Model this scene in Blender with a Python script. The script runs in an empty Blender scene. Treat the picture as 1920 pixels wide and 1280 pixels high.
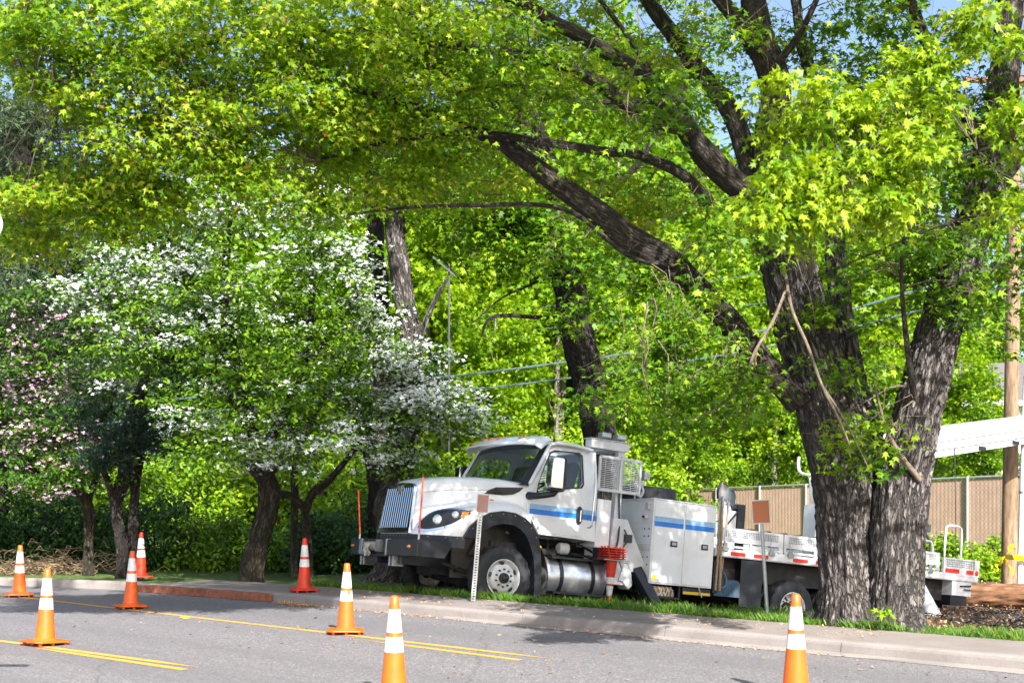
import bpy, math, random
import numpy as np
from mathutils import Vector, Matrix, noise
from mathutils.geometry import tessellate_polygon
R = math.radians
PI = math.pi
C = bpy.context.scene.collection
sc = bpy.context.scene
rng = np.random.default_rng(7)
random.seed(7)

# ------------------------------------------------------------------ camera, sky, sun, exposure
F_PX = 2400.0; EYE = 1.78; HOR = 929.0
cam = bpy.data.cameras.new('camera')
cam.lens = 45.0; cam.sensor_width = 36.0; cam.sensor_fit = 'HORIZONTAL'
cam.shift_y = (HOR - 640) / 1920.0
cam.clip_start = 0.1; cam.clip_end = 2000
cam.dof.use_dof = True; cam.dof.focus_distance = 20.0; cam.dof.aperture_fstop = 2.2
co = bpy.data.objects.new('camera', cam); C.objects.link(co)
co.location = (0, 0, EYE); co.rotation_euler = (R(90), 0, 0)
sc.camera = co
SUN = Vector((0.30, -0.90, 0.74)).normalized()      # towards the sun
world = bpy.data.worlds.new('World'); sc.world = world; world.use_nodes = True
nt = world.node_tree; bg = nt.nodes['Background']
sky = nt.nodes.new('ShaderNodeTexSky'); sky.sky_type = 'NISHITA'; sky.sun_disc = False
sky.sun_elevation = math.asin(SUN.z); sky.sun_rotation = math.atan2(SUN.x, SUN.y)
sky.air_density = 1.0; sky.dust_density = 3.0; sky.ozone_density = 1.6
nt.links.new(sky.outputs[0], bg.inputs[0]); bg.inputs[1].default_value = 0.11
sl = bpy.data.lights.new('sun', 'SUN'); sl.energy = 5.0; sl.angle = R(0.53); sl.color = (1.0, 0.965, 0.91)
so = bpy.data.objects.new('sun', sl); C.objects.link(so)
so.rotation_euler = SUN.to_track_quat('Z', 'Y').to_euler()
sc.view_settings.view_transform = 'Standard'; sc.view_settings.look = 'None'
sc.view_settings.exposure = 1.4; sc.view_settings.gamma = 1.0
sc.cycles.max_bounces = 8; sc.cycles.transmission_bounces = 6; sc.cycles.transparent_max_bounces = 8
sc.cycles.use_denoising = True
sc.cycles.sample_clamp_indirect = 8.0

def at(px, py, d):
    """A pixel of the photograph and a distance to a point of the place."""
    return Vector(((px - 960) / F_PX * d, d, EYE - (py - HOR) / F_PX * d))
def ss(a, b, x):
    t = np.clip((np.asarray(x, float) - a) / (b - a), 0, 1); return t * t * (3 - 2 * t)

# ------------------------------------------------------------------ materials
def newmat(name):
    m = bpy.data.materials.new(name); m.use_nodes = True
    n = m.node_tree; p = n.nodes['Principled BSDF']; return m, n, p
def nd(n, t, **k):
    o = n.nodes.new(t)
    for a, b in k.items():
        if a.startswith('i_'):
            key = a[2:].replace('_', ' ')
            o.inputs[int(key) if key.isdigit() else key].default_value = b
        else: setattr(o, a, b)
    return o
def ramp(n, fac, stops):
    r = n.nodes.new('ShaderNodeValToRGB'); e = r.color_ramp.elements
    while len(e) < len(stops): e.new(0.5)
    for i, (p, c) in enumerate(stops):
        e[i].position = p; e[i].color = (*c, 1)
    n.links.new(fac, r.inputs[0]); return r.outputs[0]
def mixc(n, fac, a, b, mode='MIX'):
    m = n.nodes.new('ShaderNodeMix'); m.data_type = 'RGBA'; m.blend_type = mode
    for s, v in ((0, fac), (6, a), (7, b)):
        if hasattr(v, 'links'): n.links.new(v, m.inputs[s])
        else: m.inputs[s].default_value = v if s == 0 else (*v, 1)
    return m.outputs[2]
def bump(n, p, h, strength=0.3, dist=0.02):
    b = n.nodes.new('ShaderNodeBump'); b.inputs['Strength'].default_value = strength; b.inputs['Distance'].default_value = dist
    n.links.new(h, b.inputs['Height']); n.links.new(b.outputs[0], p.inputs['Normal'])
def tex(n, coord='Object', scale=(1, 1, 1), rot=(0, 0, 0)):
    t = n.nodes.new('ShaderNodeTexCoord') if coord != 'Position' else n.nodes.new('ShaderNodeNewGeometry'); mp = n.nodes.new('ShaderNodeMapping')
    mp.inputs['Scale'].default_value = scale; mp.inputs['Rotation'].default_value = rot
    n.links.new(t.outputs[coord], mp.inputs[0]); return mp.outputs[0]
def noi(n, vec, scale, detail=4, rough=0.55):
    o = nd(n, 'ShaderNodeTexNoise'); o.inputs['Scale'].default_value = scale; o.inputs['Detail'].default_value = detail
    o.inputs['Roughness'].default_value = rough; n.links.new(vec, o.inputs['Vector']); return o.outputs['Fac']
MATS = {}
def simple(name, col, rough=0.5, metal=0.0, var=0.12, scale=6.0, coat=0.0, dirt=None, bmp=0.0, coord='Object', dm=(.5, .75)):
    m, n, p = newmat(name)
    v = tex(n, coord); f = noi(n, v, scale, 6)
    a = tuple(c * (1 - var) for c in col); b = tuple(min(1, c * (1 + var)) for c in col)
    c = ramp(n, f, [(0.3, a), (0.7, b)])
    if dirt:
        g = noi(n, v, 2.3, 8, 0.7)
        c = mixc(n, ramp(n, g, [(dm[0], (0, 0, 0)), (dm[1], (1, 1, 1))]), c, dirt)
    n.links.new(c, p.inputs['Base Color'])
    p.inputs['Roughness'].default_value = rough; p.inputs['Metallic'].default_value = metal
    p.inputs['Coat Weight'].default_value = coat
    if bmp: bump(n, p, f, bmp, 0.01)
    MATS[name] = m; return m
simple('white_paint', (0.83, 0.845, 0.87), 0.28, var=0.03, coat=0.5, dirt=(0.70, 0.69, 0.68), scale=2)
simple('white_metal', (0.66, 0.67, 0.69), 0.45, var=0.08, dirt=(0.42, 0.40, 0.37), scale=5)
simple('chrome', (0.82, 0.83, 0.84), 0.08, 1.0, var=0.03)
simple('steel', (0.42, 0.43, 0.45), 0.38, 0.85, var=0.2, dirt=(0.2, 0.18, 0.16))
simple('tank_metal', (0.62, 0.64, 0.67), 0.34, 0.8, var=0.18, scale=9, dirt=(0.34, 0.33, 0.31))
simple('galvanised', (0.52, 0.54, 0.55), 0.42, 0.7, var=0.12, scale=20)
simple('black_steel', (0.014, 0.017, 0.024), 0.35, var=0.4, dirt=(0.032, 0.03, 0.03), scale=4)
simple('black_plastic', (0.016, 0.019, 0.026), 0.45, var=0.3, dirt=(0.034, 0.033, 0.034))
simple('grime', (0.018, 0.017, 0.017), 0.75, var=0.5, dirt=(0.055, 0.048, 0.042), scale=8, bmp=0.4)
simple('liner', (0.10, 0.095, 0.09), 0.7, var=0.3, dirt=(0.07, 0.06, 0.05))
simple('rubber', (0.017, 0.018, 0.022), 0.65, var=0.35, dirt=(0.045, 0.042, 0.04), scale=10, bmp=0.2)
simple('blue_plastic', (0.03, 0.075, 0.13), 0.45, var=0.25, dirt=(0.1, 0.1, 0.1))
simple('blue_stripe', (0.015, 0.20, 0.68), 0.35, var=0.04)
simple('pale_stripe', (0.28, 0.50, 0.72), 0.35, var=0.15, scale=14)
simple('amber_lens', (0.75, 0.22, 0.02), 0.2, var=0.15, scale=60, coat=0.6)
simple('lamp_lens', (0.75, 0.78, 0.8), 0.06, 0.6, var=0.1, scale=50)
simple('red_tape', (0.62, 0.03, 0.015), 0.35, var=0.2, scale=60)
simple('white_tape', (0.72, 0.70, 0.66), 0.4, var=0.12, scale=60)
simple('yellow_paint', (0.75, 0.47, 0.02), 0.5, var=0.15, scale=20)
simple('seat_cloth', (0.07, 0.075, 0.09), 0.9, var=0.2)
simple('cab_trim', (0.06, 0.062, 0.068), 0.7, var=0.2)
simple('wood_handle', (0.36, 0.25, 0.15), 0.6, var=0.3, scale=20, dirt=(0.16, 0.11, 0.07))
simple('rope', (0.5, 0.47, 0.4), 0.9, var=0.3, scale=60)
simple('cone_orange', (0.80, 0.12, 0.008), 0.42, var=0.10, scale=9, dirt=(0.34, 0.085, 0.025), coord='Position', dm=(.46, .8))
simple('cone_red', (0.74, 0.035, 0.008), 0.45, var=0.12, scale=9, dirt=(0.30, 0.045, 0.02), coord='Position', dm=(.46, .8))
simple('cone_collar', (0.78, 0.78, 0.78), 0.35, var=0.07, scale=30, dirt=(0.50, 0.48, 0.45), coord='Position', dm=(.5, .72))
simple('worn_collar', (0.72, 0.72, 0.70), 0.5, var=0.15, scale=30, dirt=(0.16, 0.14, 0.12))
simple('marker_rod', (0.78, 0.10, 0.02), 0.4, var=0.1)
simple('sign_pink', (0.58, 0.31, 0.27), 0.5, var=0.06)
simple('sign_orange', (0.58, 0.19, 0.075), 0.5, var=0.06)
simple('sign_white', (0.8, 0.8, 0.8), 0.4, var=0.03)
simple('plank', (0.25, 0.085, 0.045), 0.75, var=0.35, scale=14, dirt=(0.10, 0.04, 0.025), bmp=0.5)
simple('tape_yellow', (0.85, 0.66, 0.01), 0.4, var=0.12)
simple('wire_black', (0.03, 0.04, 0.045), 0.5)
simple('cable_teal', (0.09, 0.14, 0.15), 0.5)
simple('roof_tile', (0.12, 0.11, 0.11), 0.9, var=0.3, scale=12)
simple('window_dark', (0.10, 0.14, 0.17), 0.1, 0.2, var=0.2)
simple('trim_white', (0.78, 0.78, 0.76), 0.5, var=0.05)
simple('petal_white', (0.80, 0.82, 0.78), 0.7, var=0.05)
simple('bark_debris', (0.55, 0.30, 0.12), 0.9, var=0.5, scale=30)
def glass(name, tint, rough=0.0):
    m, n, p = newmat(name)
    n.nodes.remove(p); out = n.nodes['Material Output']
    t = nd(n, 'ShaderNodeBsdfTransparent'); t.inputs[0].default_value = (*tint, 1)
    g = nd(n, 'ShaderNodeBsdfGlossy'); g.inputs['Roughness'].default_value = 0.02; g.inputs[0].default_value = (0.9, 0.95, 1, 1)
    lw = nd(n, 'ShaderNodeFresnel', i_IOR=1.5); mm = nd(n, 'ShaderNodeMath', operation='MULTIPLY_ADD')
    n.links.new(lw.outputs[0], mm.inputs[0]); mm.inputs[1].default_value = 0.9; mm.inputs[2].default_value = 0.02
    mx = nd(n, 'ShaderNodeMixShader'); n.links.new(mm.outputs[0], mx.inputs[0]); n.links.new(t.outputs[0], mx.inputs[1]); n.links.new(g.outputs[0], mx.inputs[2])
    n.links.new(mx.outputs[0], out.inputs[0]); MATS[name] = m
glass('glass', (0.62, 0.72, 0.70))

def asphalt():
    m, n, p = newmat('asphalt'); v = tex(n)
    big = noi(n, v, 0.35, 5, 0.6); mid = noi(n, v, 5, 6, 0.7); fine = noi(n, v, 26, 4, 0.85)
    vo = nd(n, 'ShaderNodeTexVoronoi'); vo.inputs['Scale'].default_value = 62; n.links.new(v, vo.inputs['Vector'])
    stone = ramp(n, vo.outputs['Color'], [(0.15, (0.05, 0.048, 0.052)), (0.4, (0.12, 0.112, 0.118)), (0.62, (0.175, 0.163, 0.172)), (0.88, (0.42, 0.385, 0.38))])
    c = mixc(n, ramp(n, fine, [(0.42, (.15, .15, .15)), (0.66, (.75, .75, .75))]), stone, (0.172, 0.159, 0.163))
    c = mixc(n, ramp(n, mid, [(0.35, (0.35, 0.35, 0.35)), (0.7, (0, 0, 0))]), c, (0.11, 0.105, 0.11))
    # dark wear bands running along the lane
    w = tex(n, scale=(0.682, 0.731, 1)); 
    sp = nd(n, 'ShaderNodeSeparateXYZ'); n.links.new(w, sp.inputs[0])
    ad = nd(n, 'ShaderNodeMath', operation='ADD'); n.links.new(sp.outputs[0], ad.inputs[0]); n.links.new(sp.outputs[1], ad.inputs[1])
    cmb = nd(n, 'ShaderNodeCombineXYZ'); n.links.new(ad.outputs[0], cmb.inputs[0])
    lane = noi(n, cmb.outputs[0], 0.9, 3, 0.5)
    c = mixc(n, ramp(n, lane, [(0.42, (0.38, 0.38, 0.38)), (0.55, (0, 0, 0))]), c, (0.10, 0.095, 0.1))
    c = mixc(n, ramp(n, big, [(0.35, (0.25, 0.25, 0.25)), (0.7, (0, 0, 0))]), c, (0.12, 0.115, 0.12))
    # thin cracks
    cv = nd(n, 'ShaderNodeTexVoronoi', feature='DISTANCE_TO_EDGE'); cv.inputs['Scale'].default_value = 0.22
    wob = nd(n, 'ShaderNodeTexNoise'); wob.inputs['Scale'].default_value = 1.3; wob.inputs['Detail'].default_value = 5; n.links.new(v, wob.inputs['Vector'])
    n.links.new(mixc(n, 0.22, v, wob.outputs['Color']), cv.inputs['Vector'])
    c = mixc(n, ramp(n, cv.outputs['Distance'], [(0.0002, (0.4, 0.4, 0.4)), (0.0009, (0, 0, 0))]), c, (0.05, 0.05, 0.05))
    n.links.new(c, p.inputs['Base Color']); p.inputs['Roughness'].default_value = 0.85
    bump(n, p, vo.outputs['Distance'], 0.5, 0.006); MATS['asphalt'] = m
asphalt()
def concrete(name, col, joint=0.0):
    m, n, p = newmat(name); v = tex(n)
    a = noi(n, v, 1.2, 7, 0.65); b = noi(n, v, 60, 3, 0.8)
    c = ramp(n, a, [(0.3, tuple(q * 0.72 for q in col)), (0.55, col), (0.8, tuple(q * 1.15 for q in col))])
    c = mixc(n, ramp(n, b, [(0.35, (0.5, 0.5, 0.5)), (0.6, (0, 0, 0))]), c, tuple(q * 0.6 for q in col))
    d = noi(n, v, 4.5, 8, 0.75)
    c = mixc(n, ramp(n, d, [(0.58, (0, 0, 0)), (0.72, (0.6, 0.6, 0.6))]), c, (0.17, 0.125, 0.09))
    n.links.new(c, p.inputs['Base Color']); p.inputs['Roughness'].default_value = 0.9
    bump(n, p, b, 0.35, 0.004); MATS[name] = m
concrete('kerb_concrete', (0.275, 0.245, 0.228)); concrete('walk_concrete', (0.235, 0.20, 0.18))
def ground():
    m, n, p = newmat('soil'); v = tex(n)
    a = noi(n, v, 0.5, 6, 0.6); b = noi(n, v, 9, 8, 0.75)
    earth = ramp(n, b, [(0.3, (0.03, 0.018, 0.012)), (0.5, (0.085, 0.05, 0.032)), (0.68, (0.20, 0.12, 0.07))])
    gr = ramp(n, b, [(0.3, (0.03, 0.06, 0.01)), (0.7, (0.12, 0.19, 0.025))])
    at_ = nd(n, 'ShaderNodeAttribute', attribute_name='green')
    f = nd(n, 'ShaderNodeMath', operation='ADD'); n.links.new(at_.outputs['Fac'], f.inputs[0]); n.links.new(a, f.inputs[1])
    c = mixc(n, ramp(n, f.outputs[0], [(0.72, (0, 0, 0)), (0.9, (1, 1, 1))]), earth, gr)
    n.links.new(c, p.inputs['Base Color']); p.inputs['Roughness'].default_value = 0.95
    bump(n, p, b, 0.8, 0.06); MATS['soil'] = m
ground()
def paint_line():
    m, n, p = newmat('road_paint'); v = tex(n)
    b = noi(n, v, 45, 5, 0.8); a = noi(n, v, 2.5, 4)
    c = mixc(n, ramp(n, b, [(0.36, (0.75, 0.75, 0.75)), (0.50, (0, 0, 0))]), (0.62, 0.33, 0.035), (0.18, 0.15, 0.12))
    n.links.new(c, p.inputs['Base Color']); p.inputs['Roughness'].default_value = 0.7; MATS['road_paint'] = m
paint_line()
def bark(name, dark, mid, light, sc_=1.0, moss=None, strength=1.0, cracks=1.0):
    m, n, p = newmat(name)
    at_ = nd(n, 'ShaderNodeAttribute', attribute_name='bk'); mp = nd(n, 'ShaderNodeMapping')
    mp.inputs['Scale'].default_value = (11 * sc_, 11 * sc_, 2.1 * sc_); n.links.new(at_.outputs['Vector'], mp.inputs[0])
    mus = noi(n, mp.outputs[0], 1.6, 8, 0.62)
    def ridge(scl, det, wdt):
        q = noi(n, mp.outputs[0], scl, det, .6)
        a1 = nd(n, 'ShaderNodeMath', operation='SUBTRACT'); n.links.new(q, a1.inputs[0]); a1.inputs[1].default_value = .5
        a2 = nd(n, 'ShaderNodeMath', operation='ABSOLUTE'); n.links.new(a1.outputs[0], a2.inputs[0])
        g0_ = 1 - 0.9 * cracks
        return ramp(n, a2.outputs[0], [(0.0, (g0_,) * 3), (wdt, (1, 1, 1))])
    cr = mixc(n, 1.0, ridge(.75, 3, .055), ridge(1.7, 4, .06), 'MULTIPLY')
    c = ramp(n, mus, [(0.28, dark), (0.5, mid), (0.72, light)])
    c = mixc(n, cr, dark, c)
    obj = tex(n); big = noi(n, obj, 0.9, 5, 0.6)
    c = mixc(n, ramp(n, big, [(0.45, (0, 0, 0)), (0.7, (0.5, 0.5, 0.5))]), c, tuple(q * 0.45 for q in mid))
    if moss:
        mo = noi(n, obj, 2.6, 6, 0.7)
        c = mixc(n, ramp(n, mo, [(0.56, (0, 0, 0)), (0.68, (0.75, 0.75, 0.75))]), c, moss)
    n.links.new(c, p.inputs['Base Color']); p.inputs['Roughness'].default_value = 0.92
    ad = nd(n, 'ShaderNodeMath', operation='ADD'); n.links.new(cr, ad.inputs[0]); n.links.new(mus, ad.inputs[1])
    bump(n, p, ad.outputs[0], strength, 0.06); MATS[name] = m
bark('bark_grey', (0.022, 0.018, 0.016), (0.16, 0.138, 0.128), (0.36, 0.33, 0.315), 1.15)
bark('bark_limb', (0.012, 0.01, 0.008), (0.065, 0.05, 0.036), (0.17, 0.14, 0.105), 1.6, moss=(0.07, 0.075, 0.02))
bark('bark_dark', (0.012, 0.009, 0.008), (0.05, 0.038, 0.03), (0.12, 0.095, 0.075), 1.5)
bark('bark_mossy', (0.02, 0.016, 0.01), (0.09, 0.07, 0.045), (0.2, 0.17, 0.12), 1.8, moss=(0.11, 0.10, 0.02))
bark('bark_pale', (0.09, 0.075, 0.06), (0.30, 0.27, 0.23), (0.52, 0.48, 0.43), 1.2, strength=0.4)
bark('twig_bark', (0.10, 0.075, 0.05), (0.20, 0.155, 0.11), (0.34, 0.28, 0.21), 2, strength=0.2)
bark('pole_wood', (0.08, 0.05, 0.032), (0.25, 0.165, 0.10), (0.36, 0.255, 0.165), 0.7, strength=0.2, cracks=0)
bark('log_wood', (0.05, 0.022, 0.012), (0.21, 0.10, 0.048), (0.42, 0.23, 0.12), 0.8, strength=0.2, cracks=0)
def leafmat(name, stops, trans=0.45, rough=0.5, tcol=1.25):
    m, n, p = newmat(name)
    a = nd(n, 'ShaderNodeAttribute', attribute_name='tint')
    c = ramp(n, a.outputs['Fac'], stops)
    n.links.new(c, p.inputs['Base Color']); p.inputs['Roughness'].default_value = rough
    p.inputs['Specular IOR Level'].default_value = 0.3
    t = nd(n, 'ShaderNodeBsdfTranslucent'); hs = nd(n, 'ShaderNodeHueSaturation'); hs.inputs['Value'].default_value = tcol; hs.inputs['Saturation'].default_value = 1.1
    n.links.new(c, hs.inputs['Color']); n.links.new(hs.outputs[0], t.inputs[0])
    mx = nd(n, 'ShaderNodeMixShader'); mx.inputs[0].default_value = trans
    n.links.new(p.outputs[0], mx.inputs[1]); n.links.new(t.outputs[0], mx.inputs[2])
    n.links.new(mx.outputs[0], n.nodes['Material Output'].inputs[0]); MATS[name] = m
leafmat('leaf_maple', [(0.0, (0.055, 0.15, 0.008)), (0.4, (0.15, 0.29, 0.012)), (0.8, (0.33, 0.45, 0.025)), (0.96, (0.50, 0.53, 0.07)), (0.985, (0.48, 0.44, 0.07)), (1.0, (0.36, 0.17, 0.05))], 0.52)
leafmat('leaf_lime', [(0.0, (0.04, 0.12, 0.006)), (0.5, (0.13, 0.26, 0.010)), (1.0, (0.34, 0.45, 0.02))], 0.34)
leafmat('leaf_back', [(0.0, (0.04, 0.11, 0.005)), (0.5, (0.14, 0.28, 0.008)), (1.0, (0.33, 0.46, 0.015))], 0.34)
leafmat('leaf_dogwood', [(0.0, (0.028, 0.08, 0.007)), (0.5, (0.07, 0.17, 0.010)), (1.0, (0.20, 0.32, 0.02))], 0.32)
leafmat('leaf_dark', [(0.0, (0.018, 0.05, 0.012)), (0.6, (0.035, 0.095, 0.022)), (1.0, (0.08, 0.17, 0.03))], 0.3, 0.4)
leafmat('needle', [(0.0, (0.008, 0.025, 0.016)), (0.6, (0.025, 0.055, 0.034)), (1.0, (0.07, 0.11, 0.055))], 0.1)
leafmat('needle_dry', [(0.0, (0.02, 0.04, 0.018)), (0.6, (0.08, 0.13, 0.06)), (1.0, (0.32, 0.36, 0.18))], 0.1)
leafmat('petal', [(0.0, (0.45, 0.50, 0.42)), (1.0, (0.76, 0.80, 0.80))], 0.3, 0.7, 1.0)
leafmat('petal_pink', [(0.0, (0.30, 0.14, 0.22)), (0.5, (0.46, 0.28, 0.38)), (1.0, (0.66, 0.52, 0.62))], 0.3, 0.7, 1.0)
leafmat('grass_blade', [(0.0, (0.03, 0.10, 0.01)), (0.6, (0.09, 0.20, 0.02)), (1.0, (0.26, 0.33, 0.05))], 0.3)
leafmat('litter', [(0.0, (0.06, 0.035, 0.02)), (0.5, (0.25, 0.15, 0.08)), (1.0, (0.50, 0.36, 0.22))], 0.1, 0.9)

# ------------------------------------------------------------------ mesh helpers
class MB:
    def __init__(s): s.v = []; s.f = []
    def add(s, vs, fs):
        b = len(s.v); s.v += [tuple(v) for v in vs]; s.f += [tuple(b + i for i in f) for f in fs]; return s
    def box(s, x0, x1, y0, y1, z0, z1):
        vs = [(x, y, z) for x in (x0, x1) for y in (y0, y1) for z in (z0, z1)]
        return s.add(vs, [(0, 1, 3, 2), (4, 6, 7, 5), (0, 4, 5, 1), (2, 3, 7, 6), (0, 2, 6, 4), (1, 5, 7, 3)])
    def bar(s, a, b, w, h=None, up=(0, 0, 1)):
        a = Vector(a); b = Vector(b); h = h or w; t = (b - a).normalized(); u = Vector(up)
        if abs(t.dot(u)) > 0.97: u = Vector((1, 0, 0))
        x = t.cross(u).normalized(); y = x.cross(t)
        vs = [p + x * i * w / 2 + y * j * h / 2 for p in (a, b) for i, j in ((-1, -1), (1, -1), (1, 1), (-1, 1))]
        return s.add(vs, [(0, 1, 2, 3), (7, 6, 5, 4), (0, 4, 5, 1), (1, 5, 6, 2), (2, 6, 7, 3), (3, 7, 4, 0)])
    def tube(s, pts, r, n=8, cap=True):
        pts = [Vector(p) for p in pts]; rs = r if isinstance(r, (list, tuple)) else [r] * len(pts)
        vs = []; prev = None
        for i, p in enumerate(pts):
            t = (pts[min(i + 1, len(pts) - 1)] - pts[max(i - 1, 0)]).normalized()
            if prev is None: prev = t.orthogonal().normalized()
            prev = (prev - t * prev.dot(t)).normalized(); q = t.cross(prev)
            vs += [p + (prev * math.cos(2 * PI * k / n) + q * math.sin(2 * PI * k / n)) * rs[i] for k in range(n)]
        fs = [(i * n + k, i * n + (k + 1) % n, (i + 1) * n + (k + 1) % n, (i + 1) * n + k) for i in range(len(pts) - 1) for k in range(n)]
        if cap: fs += [tuple(range(n))[::-1], tuple((len(pts) - 1) * n + k for k in range(n))]
        return s.add(vs, fs)
    def lathe(s, prof, n=32, c=(0, 0, 0), axis='y', sq=1.0):
        """prof: (along, radius) pairs."""
        vs = []
        for a, r in prof:
            for k in range(n):
                u = math.cos(2 * PI * k / n) * r; w = math.sin(2 * PI * k / n) * r
                if axis == 'y': vs.append((c[0] + u, c[1] + a, c[2] + w))
                elif axis == 'x': vs.append((c[0] + a, c[1] + u, c[2] + w))
                else: vs.append((c[0] + u, c[1] + w, c[2] + a))
        m = len(prof)
        return s.add(vs, [(i * n + k, i * n + (k + 1) % n, (i + 1) * n + (k + 1) % n, (i + 1) * n + k) for i in range(m - 1) for k in range(n)])
    def prism(s, poly, a0, a1, plane='xz'):
        """poly in the plane, extruded along the third axis."""
        n = len(poly)
        def P(p, a): return (p[0], a, p[1]) if plane == 'xz' else ((p[0], p[1], a) if plane == 'xy' else (a, p[0], p[1]))
        vs = [P(p, a0) for p in poly] + [P(p, a1) for p in poly]
        return s.add(vs, [tuple(range(n)), tuple(range(2 * n - 1, n - 1, -1))] + [(i, i + n, (i + 1) % n + n, (i + 1) % n) for i in range(n)])
    def grid(s, fn, nu, nv):
        vs = [fn(i / (nu - 1), j / (nv - 1)) for i in range(nu) for j in range(nv)]
        return s.add(vs, [(i * nv + j, (i + 1) * nv + j, (i + 1) * nv + j + 1, i * nv + j + 1) for i in range(nu - 1) for j in range(nv - 1)])
    def holed(s, outer, hole, mapf, th):
        """plate with a hole; mapf(p)->3D near face, th: vector of thickness."""
        th = Vector(th); vs2 = list(outer) + list(hole); no = len(outer); N = len(vs2)
        tri = tessellate_polygon([[Vector((a, b, 0)) for a, b in outer], [Vector((a, b, 0)) for a, b in hole]])
        A = [Vector(mapf(*p)) for p in vs2]; B = [p + th for p in A]
        fs = [tuple(t) for t in tri] + [tuple(N + i for i in t[::-1]) for t in tri]
        fs += [(i, (i + 1) % no, N + (i + 1) % no, N + i) for i in range(no)]
        k = len(hole); fs += [(no + i, N + no + i, N + no + (i + 1) % k, no + (i + 1) % k) for i in range(k)]
        return s.add(A + B, fs)
def part(name, mb, mat, parent=None, smooth=False, bevel=0.0, angle=40):
    me = bpy.data.meshes.new(name); me.from_pydata(mb.v, [], mb.f)
    if max(max(f) for f in mb.f) >= len(mb.v): raise ValueError('bad index in ' + name)
    me.validate(); me.update()
    import bmesh
    bm = bmesh.new(); bm.from_mesh(me); bmesh.ops.recalc_face_normals(bm, faces=bm.faces); bm.to_mesh(me); bm.free()
    me.materials.append(MATS[mat] if isinstance(mat, str) else mat)
    o = bpy.data.objects.new(name, me); C.objects.link(o)
    if parent: o.parent = parent
    if smooth:
        me.polygons.foreach_set('use_smooth', [True] * len(me.polygons))
        me.set_sharp_from_angle(angle=R(angle))
    if bevel:
        b = o.modifiers.new('bevel', 'BEVEL'); b.width = bevel; b.segments = 2; b.limit_method = 'ANGLE'; b.angle_limit = R(40)
    return o
def tag(o, label=None, cat=None, group=None, kind=None):
    if label: o['label'] = label
    if cat: o['category'] = cat
    if group: o['group'] = group
    if kind: o['kind'] = kind
    return o
def empty(name, loc=(0, 0, 0), rz=0, label=None, cat=None, group=None):
    o = bpy.data.objects.new(name, None); C.objects.link(o); o.location = loc; o.rotation_euler = (0, 0, rz)
    o.empty_display_size = 0.2
    return tag(o, label, cat, group)
def children(o): return [c for c in C.objects if c.parent == o]
def copy_tree(o, parent=None):
    c = o.copy(); C.objects.link(c); c.parent = parent
    for ch in children(o): copy_tree(ch, c)
    return c

def rawmesh(name, V, loops, starts, totals, mat, parent=None, tint=None, bk=None, smooth=False):
    me = bpy.data.meshes.new(name)
    me.vertices.add(len(V)); me.vertices.foreach_set('co', np.asarray(V, np.float32).ravel())
    me.loops.add(len(loops)); me.loops.foreach_set('vertex_index', np.asarray(loops, np.int32))
    me.polygons.add(len(starts)); me.polygons.foreach_set('loop_start', np.asarray(starts, np.int32))
    me.polygons.foreach_set('loop_total', np.asarray(totals, np.int32))
    if smooth: me.polygons.foreach_set('use_smooth', np.ones(len(starts), bool))
    me.update(calc_edges=True)
    if tint is not None:
        a = me.attributes.new('tint', 'FLOAT', 'FACE'); a.data.foreach_set('value', np.asarray(tint, np.float32))
    if bk is not None:
        a = me.attributes.new('bk', 'FLOAT_VECTOR', 'POINT'); a.data.foreach_set('vector', np.asarray(bk, np.float32).ravel())
    me.materials.append(MATS[mat]); o = bpy.data.objects.new(name, me); C.objects.link(o)
    if parent: o.parent = parent
    return o
# leaf outlines: x across, y along
MAPLE = [(0, 0), (.22, -.06), (.52, .06), (.27, .22), (.66, .52), (.2, .5), (0, 1.02), (-.2, .5), (-.66, .52), (-.27, .22), (-.52, .06), (-.22, -.06)]
STAR = [(0, 0), (.5, .1), (.22, .32), (.5, .68), (.14, .58), (0, 1.05), (-.14, .58), (-.5, .68), (-.22, .32), (-.5, .1)]
OVAL = [(0, 0), (.3, .3), (.26, .68), (0, 1), (-.26, .68), (-.3, .3)]
KITE = [(0, 0), (.38, .42), (0, 1), (-.38, .42)]
CROSS = [(0.1, 0.1), (.5, .2), (.5, -.2), (0.1, -.1), (.2, -.5), (-.2, -.5), (-.1, -.1), (-.5, -.2), (-.5, .2), (-.1, .1), (-.2, .5), (.2, .5)]
BLADE = [(-.5, 0), (.5, 0), (.12, .6), (0, 1)]
def leaves(name, P, N, D, S, shape, mat, parent=None, tint=None, droop=0.25, fold=0.25):
    """P centres, N normals, D directions, S sizes (arrays)."""
    P = np.asarray(P, float); n = len(P)
    N = N / np.linalg.norm(N, axis=1, keepdims=True)
    D = D - N * (D * N).sum(1, keepdims=True); D = D / (np.linalg.norm(D, axis=1, keepdims=True) + 1e-9)
    X = np.cross(D, N); sh = np.array(shape); k = len(sh)
    fo = fold * rng.uniform(.2, 2.6, (n, 1)) * np.where(rng.random((n, 1)) < .15, -1, 1); dr_ = droop * rng.uniform(-.2, 2.4, (n, 1)); ax_ = rng.uniform(.62, 1.12, (n, 1))
    zz = -fo * np.abs(sh[None, :, 0]) ** 1.3 - dr_ * np.clip(sh[None, :, 1], 0, None) ** 2
    S = np.asarray(S)[:, None, None]
    V = P[:, None, :] + S * (X[:, None, :] * (sh[None, :, 0] * ax_)[:, :, None] + D[:, None, :] * sh[None, :, 1:2] + N[:, None, :] * zz[:, :, None])
    L = np.arange(n * k); st = np.arange(n) * k
    if tint is None: tint = rng.random(n)
    return rawmesh(name, V.reshape(-1, 3), L, st, np.full(n, k), mat, parent, tint=np.where(rng.random(n) < .006, 1.0, np.clip(tint, 0, .955)))
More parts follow.
